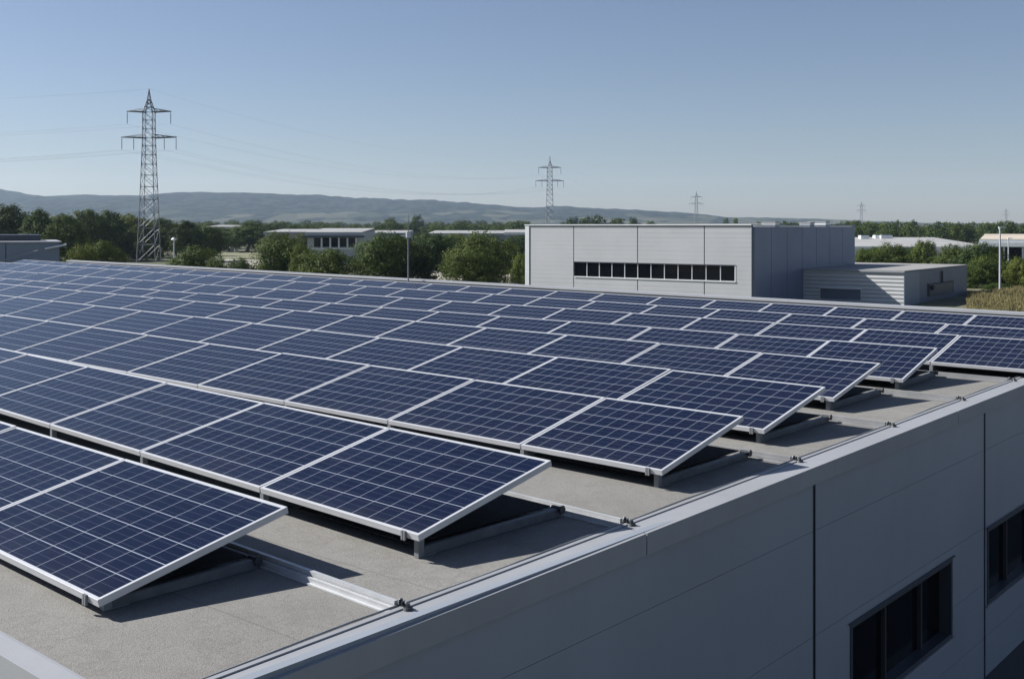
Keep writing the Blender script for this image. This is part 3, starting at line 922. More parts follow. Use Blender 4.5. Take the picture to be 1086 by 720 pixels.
m = MB(); SBx(SL + .004, SL + .06, 5.2, 11.4, .35, 1.25, m); d = m.build('loading_door', MAT['joint'], shed, Ms)
m = MB(); SBx(SL + .06, SL + .075, 5.45, 11.1, .35, 1.12, m); m.build('door_leaf', MAT['frame_dark'], d, Ms)
m = MB(); SBx(SL + .075, SL + .3, 5.6, 6.1, .8, 1.1, m); m.build('lamp_box', MAT['dark_steel'], d, Ms)
m = MB(); m.tube(Ms @ Vector((SL + .09, 8.4, 1.2)), Ms @ Vector((SL + .09, 8.4, 2.05)), .07, n=8); m.build('downpipe', MAT['dark_steel'], shed, Ms)

# grey block at the left edge, beyond the roof
YB = 62.
gx1 = PX(63, YB)
Mg = Matrix.Translation((gx1, YB, 0)) @ Matrix.Rotation(radians(24), 4, 'Z')
GT = lambda v: Mg @ (Vector(v) - Vector((gx1, YB, 0)))
gb = empty('grey_outbuilding', Mg)
tag(gb, 'flat grey outbuilding at the far left beyond the roof edge, with sloping pale rails', 'building')
gh = PZ(257.5, YB)
m = MB()
for x0, x1 in ((-17, -9.2), (-9.15, -2.72), (-2.68, 0)): m.box(gx1 + x0, gx1 + x1, YB, YB + 9, 0, gh, GT)
m.build('wall', MAT['grey_clad'], gb, Mg)
m = MB(); m.box(gx1 - 17.1, gx1 + .12, YB - .1, YB + 9.1, gh + .002, gh + .07, GT); m.build('roof', MAT['coping'], gb, Mg)
m = MB(); m.box(gx1 - 17, gx1 - .9, YB + 3.0, YB + 8.4, gh + .07, gh + .42, GT); m.build('roof_parapet', MAT['frame_dark'], gb, Mg)
for z0 in (.42, .0):
    m = MB(); m.tube(GT((gx1 - 4.2, YB - .55, 2.62 + z0)), GT((gx1 - 1.1, YB - .55, 3.52 + z0)), .03, n=8)
    m.build('stair_rail', MAT['coping'], gb, Mg)
m = MB(); m.hexa([GT(q) for q in ((gx1 - 4.4, YB - .9, 0), (gx1 - .9, YB - .9, 0), (gx1 - .9, YB - .05, 0), (gx1 - 4.4, YB - .05, 0),
                  (gx1 - 4.4, YB - .9, 2.3), (gx1 - .9, YB - .9, 3.3), (gx1 - .9, YB - .05, 3.3), (gx1 - 4.4, YB - .05, 2.3))])
m.build('stair', MAT['grey_clad'], gb, Mg)
m = MB(); m.hexa([GT(q) for q in ((gx1 - .75, YB - .25, gh - .36), (gx1 + .35, YB - .25, gh - .16), (gx1 + .35, YB + .4, gh - .16), (gx1 - .75, YB + .4, gh - .36),
                  (gx1 - .75, YB - .25, gh - .28), (gx1 + .35, YB - .25, gh - .05), (gx1 + .35, YB + .4, gh - .05), (gx1 - .75, YB + .4, gh - .28))])
m.build('canopy', MAT['white_metal'], gb, Mg)

# distant flat halls
def far_hall(name, label, u0, u1, Y, v_top, depth, roof_mat, wall_mat, fascia=None, skew=0., rise=.5, cat='building'):
    x0, x1 = PX(u0, Y), PX(u1, Y)
    zt = PZ(v_top, Y)
    Mx = Matrix.Translation((x0, Y, 0)) @ Matrix.Rotation(skew, 4, 'Z')
    w = (x1 - x0) / cos(skew)
    r = empty(name, Mx); tag(r, label, cat)
    T = lambda v: Mx @ v
    m = MB(); m.box(0, w, 0, depth, 0, zt - .45, T); m.build('wall', wall_mat, r, Mx)
    m = MB(); m.box(-.3, w + .3, -.3, depth + .3, zt - .45, zt - .05, T); m.build('fascia', fascia or MAT['white_metal'], r, Mx)
    m = MB(); m.hexa([T(Vector(q)) for q in ((-.2, -.2, zt - .05), (w + .2, -.2, zt - .05), (w + .2, depth + .2, zt - .05), (-.2, depth + .2, zt - .05),
                                            (-.2, -.2, zt), (w + .2, -.2, zt), (w + .2, depth + .2, zt + rise), (-.2, depth + .2, zt + rise))])
    m.build('roof', roof_mat, r, Mx)
    return r, Mx, w, zt
r, Mx, w, zt = far_hall('office_pavilion', 'white flat-roofed pavilion with dark window bays behind the middle trees', 326, 382, 150, 246.3, 14, MAT['hall_roof'], MAT['pale_wall'], MAT['pale_wall'])
Tm = lambda v: Mx @ v
z1, z0 = PZ(252, 150), PZ(262, 150)
m = MB(); m.box(-.6, w + .6, -.7, .0, zt - .75, zt - .48, Tm); m.build('eave', MAT['frame_dark'], r, Mx)
for k in range(5):
    a = .9 + (w - 1.3) * k / 5; b2 = .9 + (w - 1.3) * (k + 1) / 5 - .25
    m = MB(); m.box(a, b2, -.06, -.004, z0, z1, Tm); wd = m.build('window', MAT['glass_dark'], r, Mx)
    m = MB(); m.box(b2 + .002, b2 + .22, -.12, -.004, z0 - .1, z1, Tm); m.build('jamb', MAT['white_metal'], wd, Mx)
m = MB(); m.box(-.1, w, -.16, -.004, z0 - .35, z0 - .12, Tm); m.build('sill_band', MAT['white_metal'], r, Mx)
far_hall('flat_hall', 'pale hall left of the white pavilion behind round trees', 281, 336, 215, 246, 18, MAT['hall_roof'], MAT['pale_wall'], MAT['coping'])
far_hall('flat_hall', 'long low pale hall beyond the pavilion roof and middle trees', 300, 428, 262, 247, 24, MAT['hall_roof'], MAT['grey_clad'], MAT['grey_clad'])
far_hall('flat_hall', 'low pale hall behind the trees left of the warehouse', 455, 600, 235, 247.4, 22, MAT['hall_roof'], MAT['grey_clad'], MAT['coping'])
r, Mx, w, zt = far_hall('flat_hall', 'small grey hall with dark openings just left of the warehouse corner', 536, 590, 205, 246.6, 14, MAT['hall_roof'], MAT['grey_clad'])
for k in range(3):
    m = MB(); m.box(1 + 2.8 * k, 2.8 + 2.8 * k, -.06, -.004, .4, 2.5, lambda v: Mx @ v); m.build('door', MAT['frame_dark'], r, Mx)
far_hall('flat_hall', 'tiny grey hall among the treetops right of the big lattice pylon', 219, 252, 330, 240.4, 14, MAT['shed_roof'], MAT['grey_clad'])
r, Mx, w, zt = far_hall('long_hall', 'long white low-roofed hall behind the right-hand bushes', 898, 1046, 178, 261.5, 34, MAT['hall_roof_light'], MAT['render_white'], skew=-.1, rise=1.15)
r, Mx, w, zt = far_hall('glazed_hall', 'tan roofed hall with blue-white fascia and dark glazing at the right edge', 1041, 1150, 150, 253.6, 30, MAT['hall_roof_tan'], MAT['grey_clad'], MAT['white_metal'], skew=-.42)
for k in range(6):
    m = MB(); m.box(.6 + k * 2.3, 2.6 + k * 2.3, -.06, -.004, .5, PZ(262.5, 150), lambda v: Mx @ v); wd = m.build('window', MAT['glass_dark'], r, Mx)
    m = MB(); m.box(2.62 + k * 2.3, 2.85 + k * 2.3, -.1, -.004, .4, PZ(262, 150), lambda v: Mx @ v); m.build('mullion', MAT['white_metal'], wd, Mx)
m = MB(); m.box(-.4, w + .4, -.5, -.302, PZ(261.5, 150), zt - .46, lambda v: Mx @ v); m.build('fascia_board', MAT['white_metal'], r, Mx)
for k, (u, v, Y, wd) in enumerate(((916, 0, 205, 3.0), (930, 0, 207, 2.2), (939, 0, 206, 4.2))):
    Mv = Matrix.Translation((PX(u, Y), Y, 3.1))
    o = empty('roof_unit', Mv)
    tag(o, ['dark topped ventilation unit on the long white hall, nearest the warehouse', 'small white ventilation unit between two larger ones on the long white hall', 'widest white ventilation unit on the long white hall'][k], 'roof unit', 'units on the long white hall roof')
    m = MB(); m.box(-wd / 4, wd / 4, -.8, .8, -.4, .5, lambda q: Mv @ q); m.build('housing', MAT['white_metal'], o, Mv)
    m = MB(); m.box(-wd / 4.6, wd / 4.6, -.7, .7, .502, .62, lambda q: Mv @ q); m.build('fan_grille', MAT['frame_dark'] if k == 0 else MAT['grey_clad'], o, Mv)

# small far houses at the foot of the hill
for k, (u, Y, wd, hh, what) in enumerate(((330, 900, 7, 3, 'below the middle of the ridge'), (590, 1020, 10, 3.5, 'beside the second pylon'), (597, 990, 7, 3, 'just right of the second pylon'),
                                         (668, 1000, 10, 3.5, 'behind the warehouse roof'), (212, 900, 7, 3.5, 'above the left treetops'), (236, 860, 8, 3.5, 'by the tiny grey hall'),
                                         (478, 1080, 9, 4, 'left of the second pylon'), (362, 1060, 9, 4, 'over the white pavilion'))):
    Mv = Matrix.Translation((PX(u, Y), Y, 0)) @ Matrix.Rotation(R.uniform(-.4, .4), 4, 'Z')
    o = empty('house', Mv); tag(o, 'tiny white gabled house at the foot of the hills ' + what, 'house', 'houses at the foot of the hills')
    m = MB(); m.box(-wd / 2, wd / 2, -4, 4, 0, hh, lambda q: Mv @ q); m.build('wall', MAT['render_white'], o, Mv)
    m = MB(); m.sweep([(-4.5, hh), (0, hh + 2), (4.5, hh)], lambda q: Mv @ Vector((-wd / 2 - .4, q[0], q[1])), lambda q: Mv @ Vector((wd / 2 + .4, q[0], q[1]))); m.build('roof', MAT['tile_roof'], o, Mv)

# ------------------------------------------------------------------ pylons and wires
def make_pylon(M, label):
    root = empty('lattice_pylon', M); tag(root, label, 'pylon', 'lattice pylons of the power line')
    W_ = [(0, 2.75), (5, 2.35), (10, 2.0), (14, 1.72), (18.3, 1.46), (22.1, 1.40)]
    def hw(z):
        for (a, b2), (c, d) in zip(W_[:-1], W_[1:]):
            if a <= z <= c: return (b2 + (d - b2) * (z - a) / (c - a)) / 2
        return .7
    m = MB(); T = lambda x, y, z: M @ Vector((x, y, z))
    zs = [0, 2.6, 5, 7.2, 9.2, 11.1, 12.8, 14.4, 15.8, 17.1, 18.3, 19.6, 20.9, 22.1]
    cs = ((1, 1), (-1, 1), (-1, -1), (1, -1))
    for a, b2 in zip(zs[:-1], zs[1:]):
        h0, h1 = hw(a), hw(b2)
        for sx, sy in cs: m.tube(T(sx * h0, sy * h0, a), T(sx * h1, sy * h1, b2), .060, n=4)
        for i in range(4):
            p, q = cs[i], cs[(i + 1) % 4]
            m.tube(T(p[0] * h0, p[1] * h0, a), T(q[0] * h1, q[1] * h1, b2), .031, n=4)
            m.tube(T(q[0] * h0, q[1] * h0, a), T(p[0] * h1, p[1] * h1, b2), .031, n=4)
            m.tube(T(p[0] * h1, p[1] * h1, b2), T(q[0] * h1, q[1] * h1, b2), .031, n=4)
    m.build('tower_body', MAT['lattice'], root, M)
    m = MB(); h0 = hw(22.1)
    for sx, sy in cs:
        m.tube(T(sx * h0, sy * h0, 22.1), T(sx * .22, sy * .22, 23.9), .07, n=4); m.tube(T(sx * .22, sy * .22, 23.9), T(0, 0, 25.5), .06, n=4)
    for i in range(4):
        p, q = cs[i], cs[(i + 1) % 4]
        for z0, z1, a, b2 in ((22.1, 22.8, h0, .52), (22.8, 23.4, .52, .35), (23.4, 23.9, .35, .22)):
            m.tube(T(p[0] * a, p[1] * a, z0), T(q[0] * b2, q[1] * b2, z1), .04, n=4)
            m.tube(T(p[0] * b2, p[1] * b2, z1), T(q[0] * b2, q[1] * b2, z1), .04, n=4)
    m.build('peak', MAT['lattice'], root, M)
    tips = []
    for za, half, pts in ((22.1, 3.25, (3.2,)), (18.3, 4.05, (4.0, 2.25))):
        m = MB()
        hb = hw(za)
        for s in (-1, 1):
            for sy in (-1, 1):
                m.tube(T(s * hb, sy * hb, za), T(s * half, sy * .12, za + .1), .078, n=4)
                m.tube(T(s * hb, sy * hb, za + .5), T(s * half, sy * .12, za + .1), .038, n=4)
            for f0, f1 in ((0, .3), (.3, .55), (.55, .8)):
                xa, xb = hb + (half - hb) * f0, hb + (half - hb) * f1
                ya, yb = hb + (.12 - hb) * f0, hb + (.12 - hb) * f1
                m.tube(T(s * xa, ya, za + .04), T(s * xb, -yb, za + .06), .045, n=4); m.tube(T(s * xa, -ya, za + .04), T(s * xb, yb, za + .06), .045, n=4)
                m.tube(T(s * xa, 0, za + .5 * (1 - f0)), T(s * xb, 0, za + .05), .04, n=4)
        m.build('crossarm', MAT['lattice'], root, M)
        for x in pts:
            for s in (-1, 1):
                m = MB()
                m.tube(T(s * x, 0, za), T(s * x, 0, za - 1.75), .035, n=5)
                for j in range(10):
                    z = za - .25 - j * .14
                    m.tube(T(s * x, 0, z), T(s * x, 0, z - .07), .065, .065, n=6)
                m.build('insulator', MAT['porcelain'], root, M); tips.append((s * x, za - 1.78))
    tips.append((0, 25.5))
    return root, tips

PYL = [(158, 165, .0), (583, 322, .0), (738.5, 640, .0), (913.5, 905, .0), (1067, 1240, .0)]
what = ['tallest lattice pylon, standing among the left trees', 'second tallest lattice pylon, rising left of the warehouse corner', 'small hazy lattice pylon rising behind the warehouse roof',
        'faint far lattice pylon above the trees right of the warehouse', 'faintest and farthest lattice pylon at the right edge']
pos = []
for k, (u, Y, rz) in enumerate(PYL):
    M = Matrix.Translation((PX(u, Y), Y, 0)) @ Matrix.Rotation(rz, 4, 'Z')
    pos.append(M.translation.copy())
    if k == 0: pyl, tips = make_pylon(M, what[0])
    else: copy_tree(pyl, M, what[k])
pos = [Vector((-172, 152, 0))] + pos + [Vector((PX(1230, 1600), 1600, 0))]
tipname = ['upper left arm tip', 'upper right arm tip', 'lower left arm tip', 'lower right arm tip', 'lower left inner insulator', 'lower right inner insulator', 'pylon peaks']
for (tx, tz), nm in zip(tips, tipname):
    m = MB()
    for a, b2 in zip(pos[:-1], pos[1:]):
        p, q = a + Vector((tx, 0, tz)), b2 + Vector((tx, 0, tz))
        sag = (q - p).length * .022 + .3
        n = 22
        P = []
        for j in range(n + 1):
            t = j / n; c = p.lerp(q, t); c.z -= sag * 4 * t * (1 - t); P.append(c)
        for e, f in zip(P[:-1], P[1:]): m.tube(e, f, .008, n=3, cap=False)
    Mw = Matrix.Translation(pos[1])
    o = m.build('power_cable', MAT['wire'], None, Mw); o.matrix_world = Mw
    tag(o, 'thin sagging power cable strung through the %s of the lattice pylons' % nm if nm == 'pylon peaks' else 'thin sagging power cable hung from the %s of each lattice pylon' % nm, 'cable', 'power cables between the pylons')
    if nm == 'pylon peaks': o['label'] = 'topmost thin earth wire strung between the peaks of the lattice pylons'

# ------------------------------------------------------------------ lamp posts
def lamp(u, Y, v_top, label, kind):
    M = Matrix.Translation((PX(u, Y), Y, 0))
    r = empty('street_lamp', M); tag(r, label, 'street lamp')
    zt = PZ(v_top, Y); x = PX(u, Y)
    m = MB(); m.tube((x, Y, 0), (x, Y, zt - .1), .085, .06, n=10); m.build('pole', MAT['aluminium'], r, M)
    m = MB()
    if kind == 0:
        m.tube((x, Y, zt - .25), (x, Y, zt - .12), .10, .30, n=14); m.tube((x, Y, zt - .12), (x, Y, zt + .1), .34, .12, n=14)
    else:
        m.tube((x, Y, zt - .12), (x, Y, zt - .02), .09, n=10); m.box(x - .1, x + .45, Y - .1, Y + .1, zt - .02, zt + .06)
    m.build('lamp_head', MAT['white_metal'], r, M)
lamp(184.5, 128, 253, 'white mushroom-headed street lamp beside the big lattice pylon', 0)
lamp(1060.5, 88, 241.5, 'tall slim grey street lamp in front of the right-hand trees', 1)
lamp(1069.5, 135, 253, 'short grey lamp post in front of the tan roofed hall', 1)

# white blocks at the edge of the meadow and a parked car by the road
for k, (u, v, hh) in enumerate(((228, 267.5, 1.5), (240, 267.2, .75), (246, 267, .85), (251, 267.4, .6))):
    Y = 5.25 * F / (v - 240.3)
    M = Matrix.Translation((PX(u, Y), Y, 0))
    m = MB(); m.hexa([(-.35, -.3, 0), (.4, -.3, 0), (.4, .3, 0), (-.35, .3, 0), (-.28, -.22, hh), (.25, -.25, hh * .9), (.3, .2, hh), (-.3, .22, hh * .93)])
    o = m.build('marker_stone', MAT['render_white'], bevel=.05); o.matrix_world = M
    tag(o, ['tallest white marker stone at the meadow edge, left of three low ones', 'leftmost of three low white stones at the meadow edge', 'middle of three low white stones at the meadow edge', 'smallest white stone, rightmost at the meadow edge'][k], 'stone', 'white stones at the meadow edge')

def car(M, label):
    r = empty('parked_car', M); tag(r, label, 'car')
    T = lambda v: M @ Vector(v)
    m = MB()
    pr = [(-2.1, .32), (-2.12, .72), (-1.9, .88), (-1.1, .95), (-.55, 1.42), (.75, 1.45), (1.45, 1.0), (2.0, .92), (2.1, .6), (2.1, .32)]
    m.sweep(pr, lambda q: T((q[0], -.82, q[1])), lambda q: T((q[0], .82, q[1])))
    m.build('body', MAT['white_metal'], r, M, bevel=.06)
    m = MB()
    for s in (-1, 1):
        m.sweep([(-.95, 1.0), (-.48, 1.36), (.68, 1.38), (1.2, 1.02)], lambda q: T((q[0], s * .824, q[1])), lambda q: T((q[0], s * .835, q[1])))
    m.build('window', MAT['glass_dark'], r, M)
    for x in (-1.3, 1.3):
        for s in (-1, 1):
            m = MB(); m.tube(T((x, s * .70, .32)), T((x, s * .86, .32)), .32, n=16); w_ = m.build('wheel', MAT['dark_steel'], r, M)
            m = MB(); m.tube(T((x, s * .84, .32)), T((x, s * .872, .32)), .19, n=12); m.build('rim', MAT['aluminium'], w_, M)
car(Matrix.Translation((PX(549, 126), 126, .012)) @ Matrix.Rotation(.15, 4, 'Z'), 'small white car parked on the road behind the trees by the warehouse')

# ------------------------------------------------------------------ trees
def crown_mesh(name, seed, lobes, n, leaf, mat, H, Wd):
    r = random.Random(seed)
    wts = [l[3] * l[4] for l in lobes]
    tot = sum(wts); vs = []; fs = []
    for l, wgt in zip(lobes, wts):
        cx, cy, cz, rx, rz = l
        ph = [r.uniform(0, 6.28) for _ in range(4)]
        cl = []
        for _ in range(24):
            z = r.uniform(-.9, 1); t = r.uniform(0, 2 * pi); q = sqrt(1 - z * z); k = r.uniform(.74, 1.10)
            cl.append(Vector((q * cos(t) * rx * k, q * sin(t) * rx * k, z * rz * k)))
        for _ in range(int(n * wgt / tot)):
            if r.random() < .74:
                c = r.choice(cl); sg = rx * .135
                d = Vector((r.gauss(0, sg), r.gauss(0, sg), r.gauss(0, sg * .8)))
                p = c + d; out = c.normalized() * .7 + d.normalized() * .8
            else:
                z = r.uniform(-1, 1); t = r.uniform(0, 2 * pi); q = sqrt(1 - z * z); k = r.uniform(.45, .95)
                p = Vector((q * cos(t) * rx * k, q * sin(t) * rx * k, z * rz * k)); out = Vector((q * cos(t), q * sin(t), z))
            p = p + Vector((cx, cy, cz))
            if p.z < .03: continue
            nn = (out + Vector((0, 0, .22)) + Vector((r.gauss(0, .34), r.gauss(0, .34), r.gauss(0, .34)))).normalized()
            a = nn.cross(Vector((r.random() - .5, r.random() - .5, r.random() - .5))).normalized(); b2 = nn.cross(a)
            s = leaf * r.uniform(.55, 1.25); k = len(vs)
            vs += [p - a * s, p - b2 * s * .62 + nn * s * .12, p + a * s, p + b2 * s * .62 + nn * s * .12]
            fs.append((k, k + 1, k + 2, k + 3))
    zs = sorted(v.z for v in vs); xs = sorted(v.x for v in vs); ys = sorted(v.y for v in vs)
    q = len(vs) // 250
    kz = H / zs[-1 - q // 3]; kx = Wd / (.5 * (xs[-q] - xs[q] + ys[-q] - ys[q]))
    x0 = (xs[-q] + xs[q]) / 2; y0 = (ys[-q] + ys[q]) / 2
    for v in vs: v.x = (v.x - x0) * kx; v.y = (v.y - y0) * kx; v.z *= kz
    me = bpy.data.meshes.new(name)
    me.from_pydata([tuple(v) for v in vs], [], fs); me.update()
    me.materials.append(mat)
    return me

def trunk_mesh(seed, lobes, hgt, r0):
    r = random.Random(seed); m = MB()
    pts = [Vector((0, 0, 0))]
    for k in range(1, 6):
        pts.append(Vector((r.gauss(0, .12), r.gauss(0, .12), hgt * .62 * k / 5)))
    for k in range(5): m.tube(pts[k], pts[k + 1], r0 * (1 - .13 * k), r0 * (1 - .13 * (k + 1)), n=8)
    for l in lobes:
        c = Vector(l[:3]); s = pts[r.choice((2, 3, 4))]
        mid = s.lerp(c, .5) + Vector((r.gauss(0, .15), r.gauss(0, .15), .2))
        m.tube(s, mid, r0 * .42, r0 * .28, n=6); m.tube(mid, c, r0 * .28, r0 * .1, n=6)
    me = bpy.data.meshes.new('trunk'); me.from_pydata([tuple(v) for v in m.v], [], m.f); me.update()
    me.materials.append(MAT['trunk'])
    return me

VAR = {}
def variant(key, seed, H, Wd, n, leaf, mat, low=.18, nl=9):
    """lobed crown H high, Wd wide; low = height of the lowest foliage as a share of H"""
    r = random.Random(seed); lobes = []
    for k in range(nl):
        t = k / (nl - 1)
        z = H * (low + .16 + (.80 - low - .16) * t)
        spread = Wd * .5 * (1 - .55 * abs(t - .35) ** 1.2 * 1.5)
        an = k * 2.4 + r.uniform(-.5, .5)
        rad = Wd * r.uniform(.15, .30)
        d = max(0, spread - rad * .8) * r.uniform(.55, 1.15)
        lobes.append((cos(an) * d, sin(an) * d, z, rad, min(rad * r.uniform(.8, 1.05), H - z)))
    lobes.append((0, 0, H * (.5 + low * .4), Wd * .34, H * .36))
    VAR[key] = (crown_mesh('crown', seed, lobes, n, leaf, mat, H, Wd), trunk_mesh(seed, lobes, H, H * .028), H, Wd)
for k in range(4): variant('tree%d' % k, 20 + k, 8, 7.4, 17000, .125, MAT[('leaf', 'leaf_light', 'leaf_dark', 'leaf')[k]], .14, 11)
for k in range(4): variant('bush%d' % k, 40 + k, 4, 5.6, 15000, .085, MAT[('leaf', 'leaf_light', 'leaf_dark', 'leaf')[k]], .0, 9)
for k in range(4): variant('far%d' % k, 60 + k, 8, 9.5, 2600, .30, MAT[('leaf_dark', 'leaf', 'leaf_dark', 'leaf')[k]], .02, 7)

first = {}
def plant(key, x, y, top_z, wid, label, name='tree', group='trees around the roof', cat='tree'):
    cm, tm, H, Wd = VAR[key]
    wid *= 1.14
    M = Matrix.Translation((x, y, 0)) @ Matrix.Rotation(R.uniform(0, 6.28), 4, 'Z') @ Matrix.Diagonal((wid / Wd, wid / Wd, top_z / H, 1))
    if (key, name) in first:
        o = copy_tree(first[(key, name)], M, label)
    else:
        o = empty(name, M); first[(key, name)] = o
        for nm, me in (('crown', cm), ('trunk', tm)):
            c = bpy.data.objects.new(nm, me); col.objects.link(c); c.parent = o
    o['label'] = label; o['category'] = cat; o['group'] = group
    return o

def T_(key, u, v, w_px, Y, label, **kw):
    plant(key, PX(u, Y), Y, PZ(v, Y), w_px / F * Y, label, **kw)

NEAR = [
 ('tree2', 6, 217, 56, 158, 'tall dark tree at the left edge above the grey outbuilding'),
 ('tree0', 43, 221.5, 42, 142, 'round sunlit tree second from the left edge, above the outbuilding roof'),
 ('tree3', 69, 228, 36, 138, 'lower tree between the two round ones left of the big pylon'),
 ('tree2', 70, 233, 40, 150, 'dark tree behind the lower tree right of the outbuilding'),
 ('tree3', 92, 222, 36, 168, 'narrow upright tree left of the broad one beside the big pylon'),
 ('tree0', 115, 223, 46, 172, 'broad full tree just left of the big lattice pylon'),
 ('tree1', 144, 227, 40, 186, 'lighter tree seen through the lower lattice of the big pylon'),
 ('tree0', 172, 231, 46, 190, 'tree directly right of the big pylon base'),
 ('tree2', 198, 234, 36, 165, 'dark tree behind the white mushroom lamp'),
 ('tree3', 222, 240, 34, 170, 'mid green tree behind the tall white marker stone'),
 ('tree0', 262, 236, 64, 232, 'wide tree behind the meadow, left of the pale hall'),
 ('tree2', 243, 246, 40, 236, 'low dark tree at the back edge of the meadow'),
]
for k, u, v, w_, Y, l in NEAR: T_(k, u, v, w_, Y, l)
BUSH = [
 ('bush1', 88, 258.5, 34, 88, 'light green bush right of the outbuilding wall'),
 ('bush0', 110, 255, 44, 92, 'rounded bush in front of the broad tree left of the pylon'),
 ('bush2', 131, 258, 30, 172, 'small dark bush at the left foot of the big pylon'),
 ('bush1', 155, 259, 30, 172, 'pale bush inside the legs of the big pylon'),
 ('bush0', 206, 260.5, 52, 92, 'spreading bush right of the mushroom lamp'),
 ('bush3', 231, 271, 24, 88, 'small low bush trailing right of the spreading bush'),
 ('bush0', 256, 273, 30, 84, 'low flat bush in front of the pale gravel yard'),
 ('bush3', 300, 248, 56, 100, 'big round low tree left of the white pavilion'),
 ('bush1', 318, 258, 24, 97, 'light shoulder bush touching the pavilion corner'),
 ('bush0', 350, 263.5, 66, 92, 'low wide bush below the pavilion windows'),
 ('bush3', 408, 245.5, 62, 104, 'large round tree hiding the right end of the pavilion'),
 ('bush0', 428, 250, 50, 108, 'broad low tree directly behind the lightning rod'),
 ('bush2', 455, 248, 50, 106, 'dark low tree just right of the lightning rod'),
 ('bush2', 470, 251, 60, 135, 'dark shaded tree between the rod and the sunlit round tree'),
 ('bush3', 514, 244.5, 66, 100, 'sunlit round tree with wide skirt left of the warehouse'),
 ('bush0', 503, 262, 62, 94, 'low foliage skirt under the sunlit round tree'),
 ('bush1', 553, 267, 22, 92, 'small yellow-green bush against the warehouse corner'),
 ('bush2', 548, 249, 40, 165, 'dark tree above the parked white car'),
 ('bush0', 915, 265, 26, 112, 'low bush right of the warehouse corner above the annex'),
 ('bush3', 943, 257, 40, 120, 'rounded bush in front of the long white hall, second from left'),
 ('bush1', 979, 254, 28, 118, 'pointed bush standing highest in front of the long white hall'),
 ('bush0', 1011, 259, 36, 112, 'dense bush behind the annex right corner'),
 ('bush2', 1040, 257, 48, 104, 'large dark tree left of the tall grey street lamp'),
 ('bush3', 1048, 268, 44, 97, 'shaded bush at the foot of the large dark tree'),
 ('bush1', 1083, 272, 34, 94, 'sunlit bush at the right edge beside the tall lamp'),
 ('bush3', 1116, 268, 44, 96, 'round bush cut off by the right edge'),
 ('bush0', 1056, 300, 26, 90, 'knee-high shrub at the base of the tall grey lamp'),
 ('bush2', 960, 262, 40, 128, 'dark filler bush between the two rounded bushes behind the annex'),
]
for k, u, v, w_, Y, l in BUSH: kind = 'bush' if 'bush' in l or 'shrub' in l or 'skirt under' in l else 'tree'; T_(k, u, v, w_, Y, l, name=kind, cat=kind, group='bushes and low trees beyond the roof')

for k, (u, v, w_, Y, l) in enumerate(((24, 226, 36, 178, 'filler tree half hidden behind the tall dark tree at the left edge'), (56, 227, 34, 180, 'treetop in the gap right of the round sunlit tree'),
                                       (129, 229, 34, 200, 'treetop just left of the big pylon legs, behind the broad tree'), (157, 233, 34, 205, 'treetop just right of the big pylon legs, far behind'),
                                       (187, 236, 34, 200, 'treetop above the white mushroom lamp'), (211, 240, 34, 200, 'low treetop between the mushroom lamp and the meadow'), (238, 241, 34, 260, 'treetop behind the wide meadow tree, left side'))):
    T_('tree%d' % (k % 4), u, v, w_, Y, l)
for k, (u, v, w_, Y, l) in enumerate(((1032, 284, 34, 96, 'dark shrub filling the gap left of the tall grey lamp'), (1066, 283, 34, 98, 'dark shrub directly behind the tall grey lamp pole'), (1092, 286, 36, 95, 'dark shrub at the right frame edge under the sunlit bush'),
                                      (1004, 272, 32, 108, 'low shrub just over the annex rear corner'), (926, 262, 34, 132, 'low leafy shrub close to the warehouse blue side'))):
    T_('bush%d' % (2 if k % 2 else 0), u, v, w_, Y, l, name='bush', cat='bush', group='bushes and low trees beyond the roof')
for k, (u, v, w_, l) in enumerate(((452, 247, 26, 'small tree in front of the low hall, right of the lightning rod top'), (484, 247.5, 30, 'small tree hiding the low hall behind the sunlit round tree'),
                                   (566, 247, 20, 'small tree at the back of the warehouse left corner'), (372, 248, 18, 'small tree rising past the right end of the pavilion roof'), (291, 245.5, 30, 'small tree in front of the pale hall, left of the round low tree'), (322, 247, 22, 'small tree at the gap between the pale hall and the pavilion'))):
    T_('bush%d' % (k % 4), u, v, w_, 205, l, name='tree', group='trees around the roof')

# single distant trees
fr = random.Random(11)
n_far = 0
def far_tree(u, v, w_, Y, label, group):
    global n_far
    T_('far%d' % (n_far % 4), u, v, w_, Y, label, name='distant_tree', group=group); n_far += 1
u = 186
G1 = 'distant trees below the hills'
while u < 566:
    Y = fr.uniform(330, 420)
    far_tree(u, fr.uniform(235, 241.5), fr.uniform(17, 30), Y, 'dark tree in the distant belt between the pale halls and the blue hills', G1); u += fr.uniform(5, 9)
u = 196
while u < 560:
    Y = fr.uniform(560, 760)
    far_tree(u, fr.uniform(233, 237.5), fr.uniform(12, 22), Y, 'dark tree in the distant belt between the pale halls and the blue hills', G1); u += fr.uniform(6, 12)
far_tree(442, 227.5, 15, 520, 'single dark round tree standing out of the distant belt right of the rod', 'trees that stand out of the belt')
far_tree(414, 230.5, 17, 540, 'dark tree rising from the distant belt just left of the rod', 'trees that stand out of the belt')
far_tree(404, 239, 30, 300, 'nearer bushy tree behind the pavilion roof', 'trees that stand out of the belt')
far_tree(487, 236, 26, 330, 'bushy tree in front of the low hall left of the second pylon', 'trees that stand out of the belt')
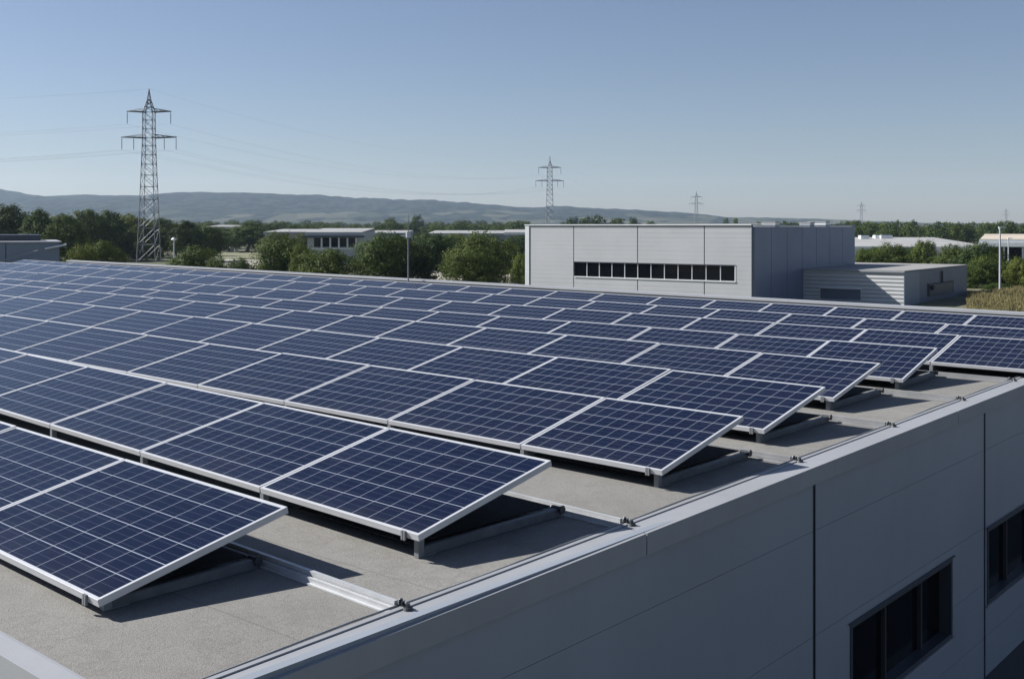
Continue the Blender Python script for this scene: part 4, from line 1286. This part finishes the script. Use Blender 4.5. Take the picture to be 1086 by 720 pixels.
for u, v, w_, l in ((605, 230, 20, 'small tree showing over the warehouse roof, leftmost'), (620, 231, 16, 'small tree over the warehouse roof right of the leftmost one'), (634, 228, 30, 'widest dark tree showing over the warehouse roof'),
                    (655, 231, 22, 'round dark tree over the warehouse roof right of the widest'), (673, 230.5, 13, 'slim dark tree over the warehouse roof before the small pylon'), (690, 234, 14, 'lowest treetop over the warehouse roof'),
                    (771, 231, 8, 'left one of the two dark trees over the warehouse ridge'), (781, 231, 8, 'right one of the two dark trees over the warehouse ridge'), (806, 235, 14, 'faint treetop near the white roof vents')):
    far_tree(u, v, w_, 420, l, 'trees showing over the warehouse roof')
u = 820
G2 = 'trees of the right-hand treeline'
while u < 1110:
    far_tree(u, fr.uniform(232.5, 237.5) if u > 880 else fr.uniform(234, 237), fr.uniform(15, 25), fr.uniform(300, 380), 'dark tree in the long treeline behind the white hall on the right', G2); u += fr.uniform(8, 13)
u = 830
while u < 1110:
    far_tree(u, fr.uniform(238, 243), fr.uniform(14, 22), fr.uniform(255, 290), 'dark tree in the long treeline behind the white hall on the right', G2); u += fr.uniform(10, 16)
far_tree(1073, 235, 20, 250, 'lighter green tree standing before the farthest pylon', 'trees that stand out of the belt')

# tall dry grass at the right, behind the roof edge
r = random.Random(5); m = MB()
for _ in range(24000):
    Y = r.uniform(66, 89); x = r.uniform(PX(1026, Y), PX(1130, Y))
    hh = r.uniform(.25, .6) * (.7 + .5 * sin(x * .9) * sin(Y * .7)) ; t = r.uniform(0, pi); w_ = r.uniform(.02, .05)
    dx, dy = cos(t) * w_, sin(t) * w_; lx, ly = r.gauss(0, .22) * hh, r.gauss(0, .22) * hh
    m.quad((x - dx, Y - dy, 0), (x + dx, Y + dy, 0), (x + dx * .3 + lx, Y + dy * .3 + ly, hh), (x - dx * .3 + lx, Y - dy * .3 + ly, hh))
struct(m.build('tall_grass', MAT['dry_grass'], fix=False), 'stuff')

# ------------------------------------------------------------------ haze
hz = MB(); hz.box(-4100, 4100, -700, 4500, -1.5, 190)
mh = bpy.data.materials.new('haze_air'); mh.use_nodes = True
n = mh.node_tree.nodes; n.clear()
pv = n.new('ShaderNodeVolumePrincipled'); out = n.new('ShaderNodeOutputMaterial')
pv.inputs['Color'].default_value = (.62, .79, 1.0, 1)
pv.inputs['Density'].default_value = .0001
pv.inputs['Anisotropy'].default_value = .2
mh.node_tree.links.new(pv.outputs[0], out.inputs['Volume'])
struct(hz.build('haze', mh), 'stuff')
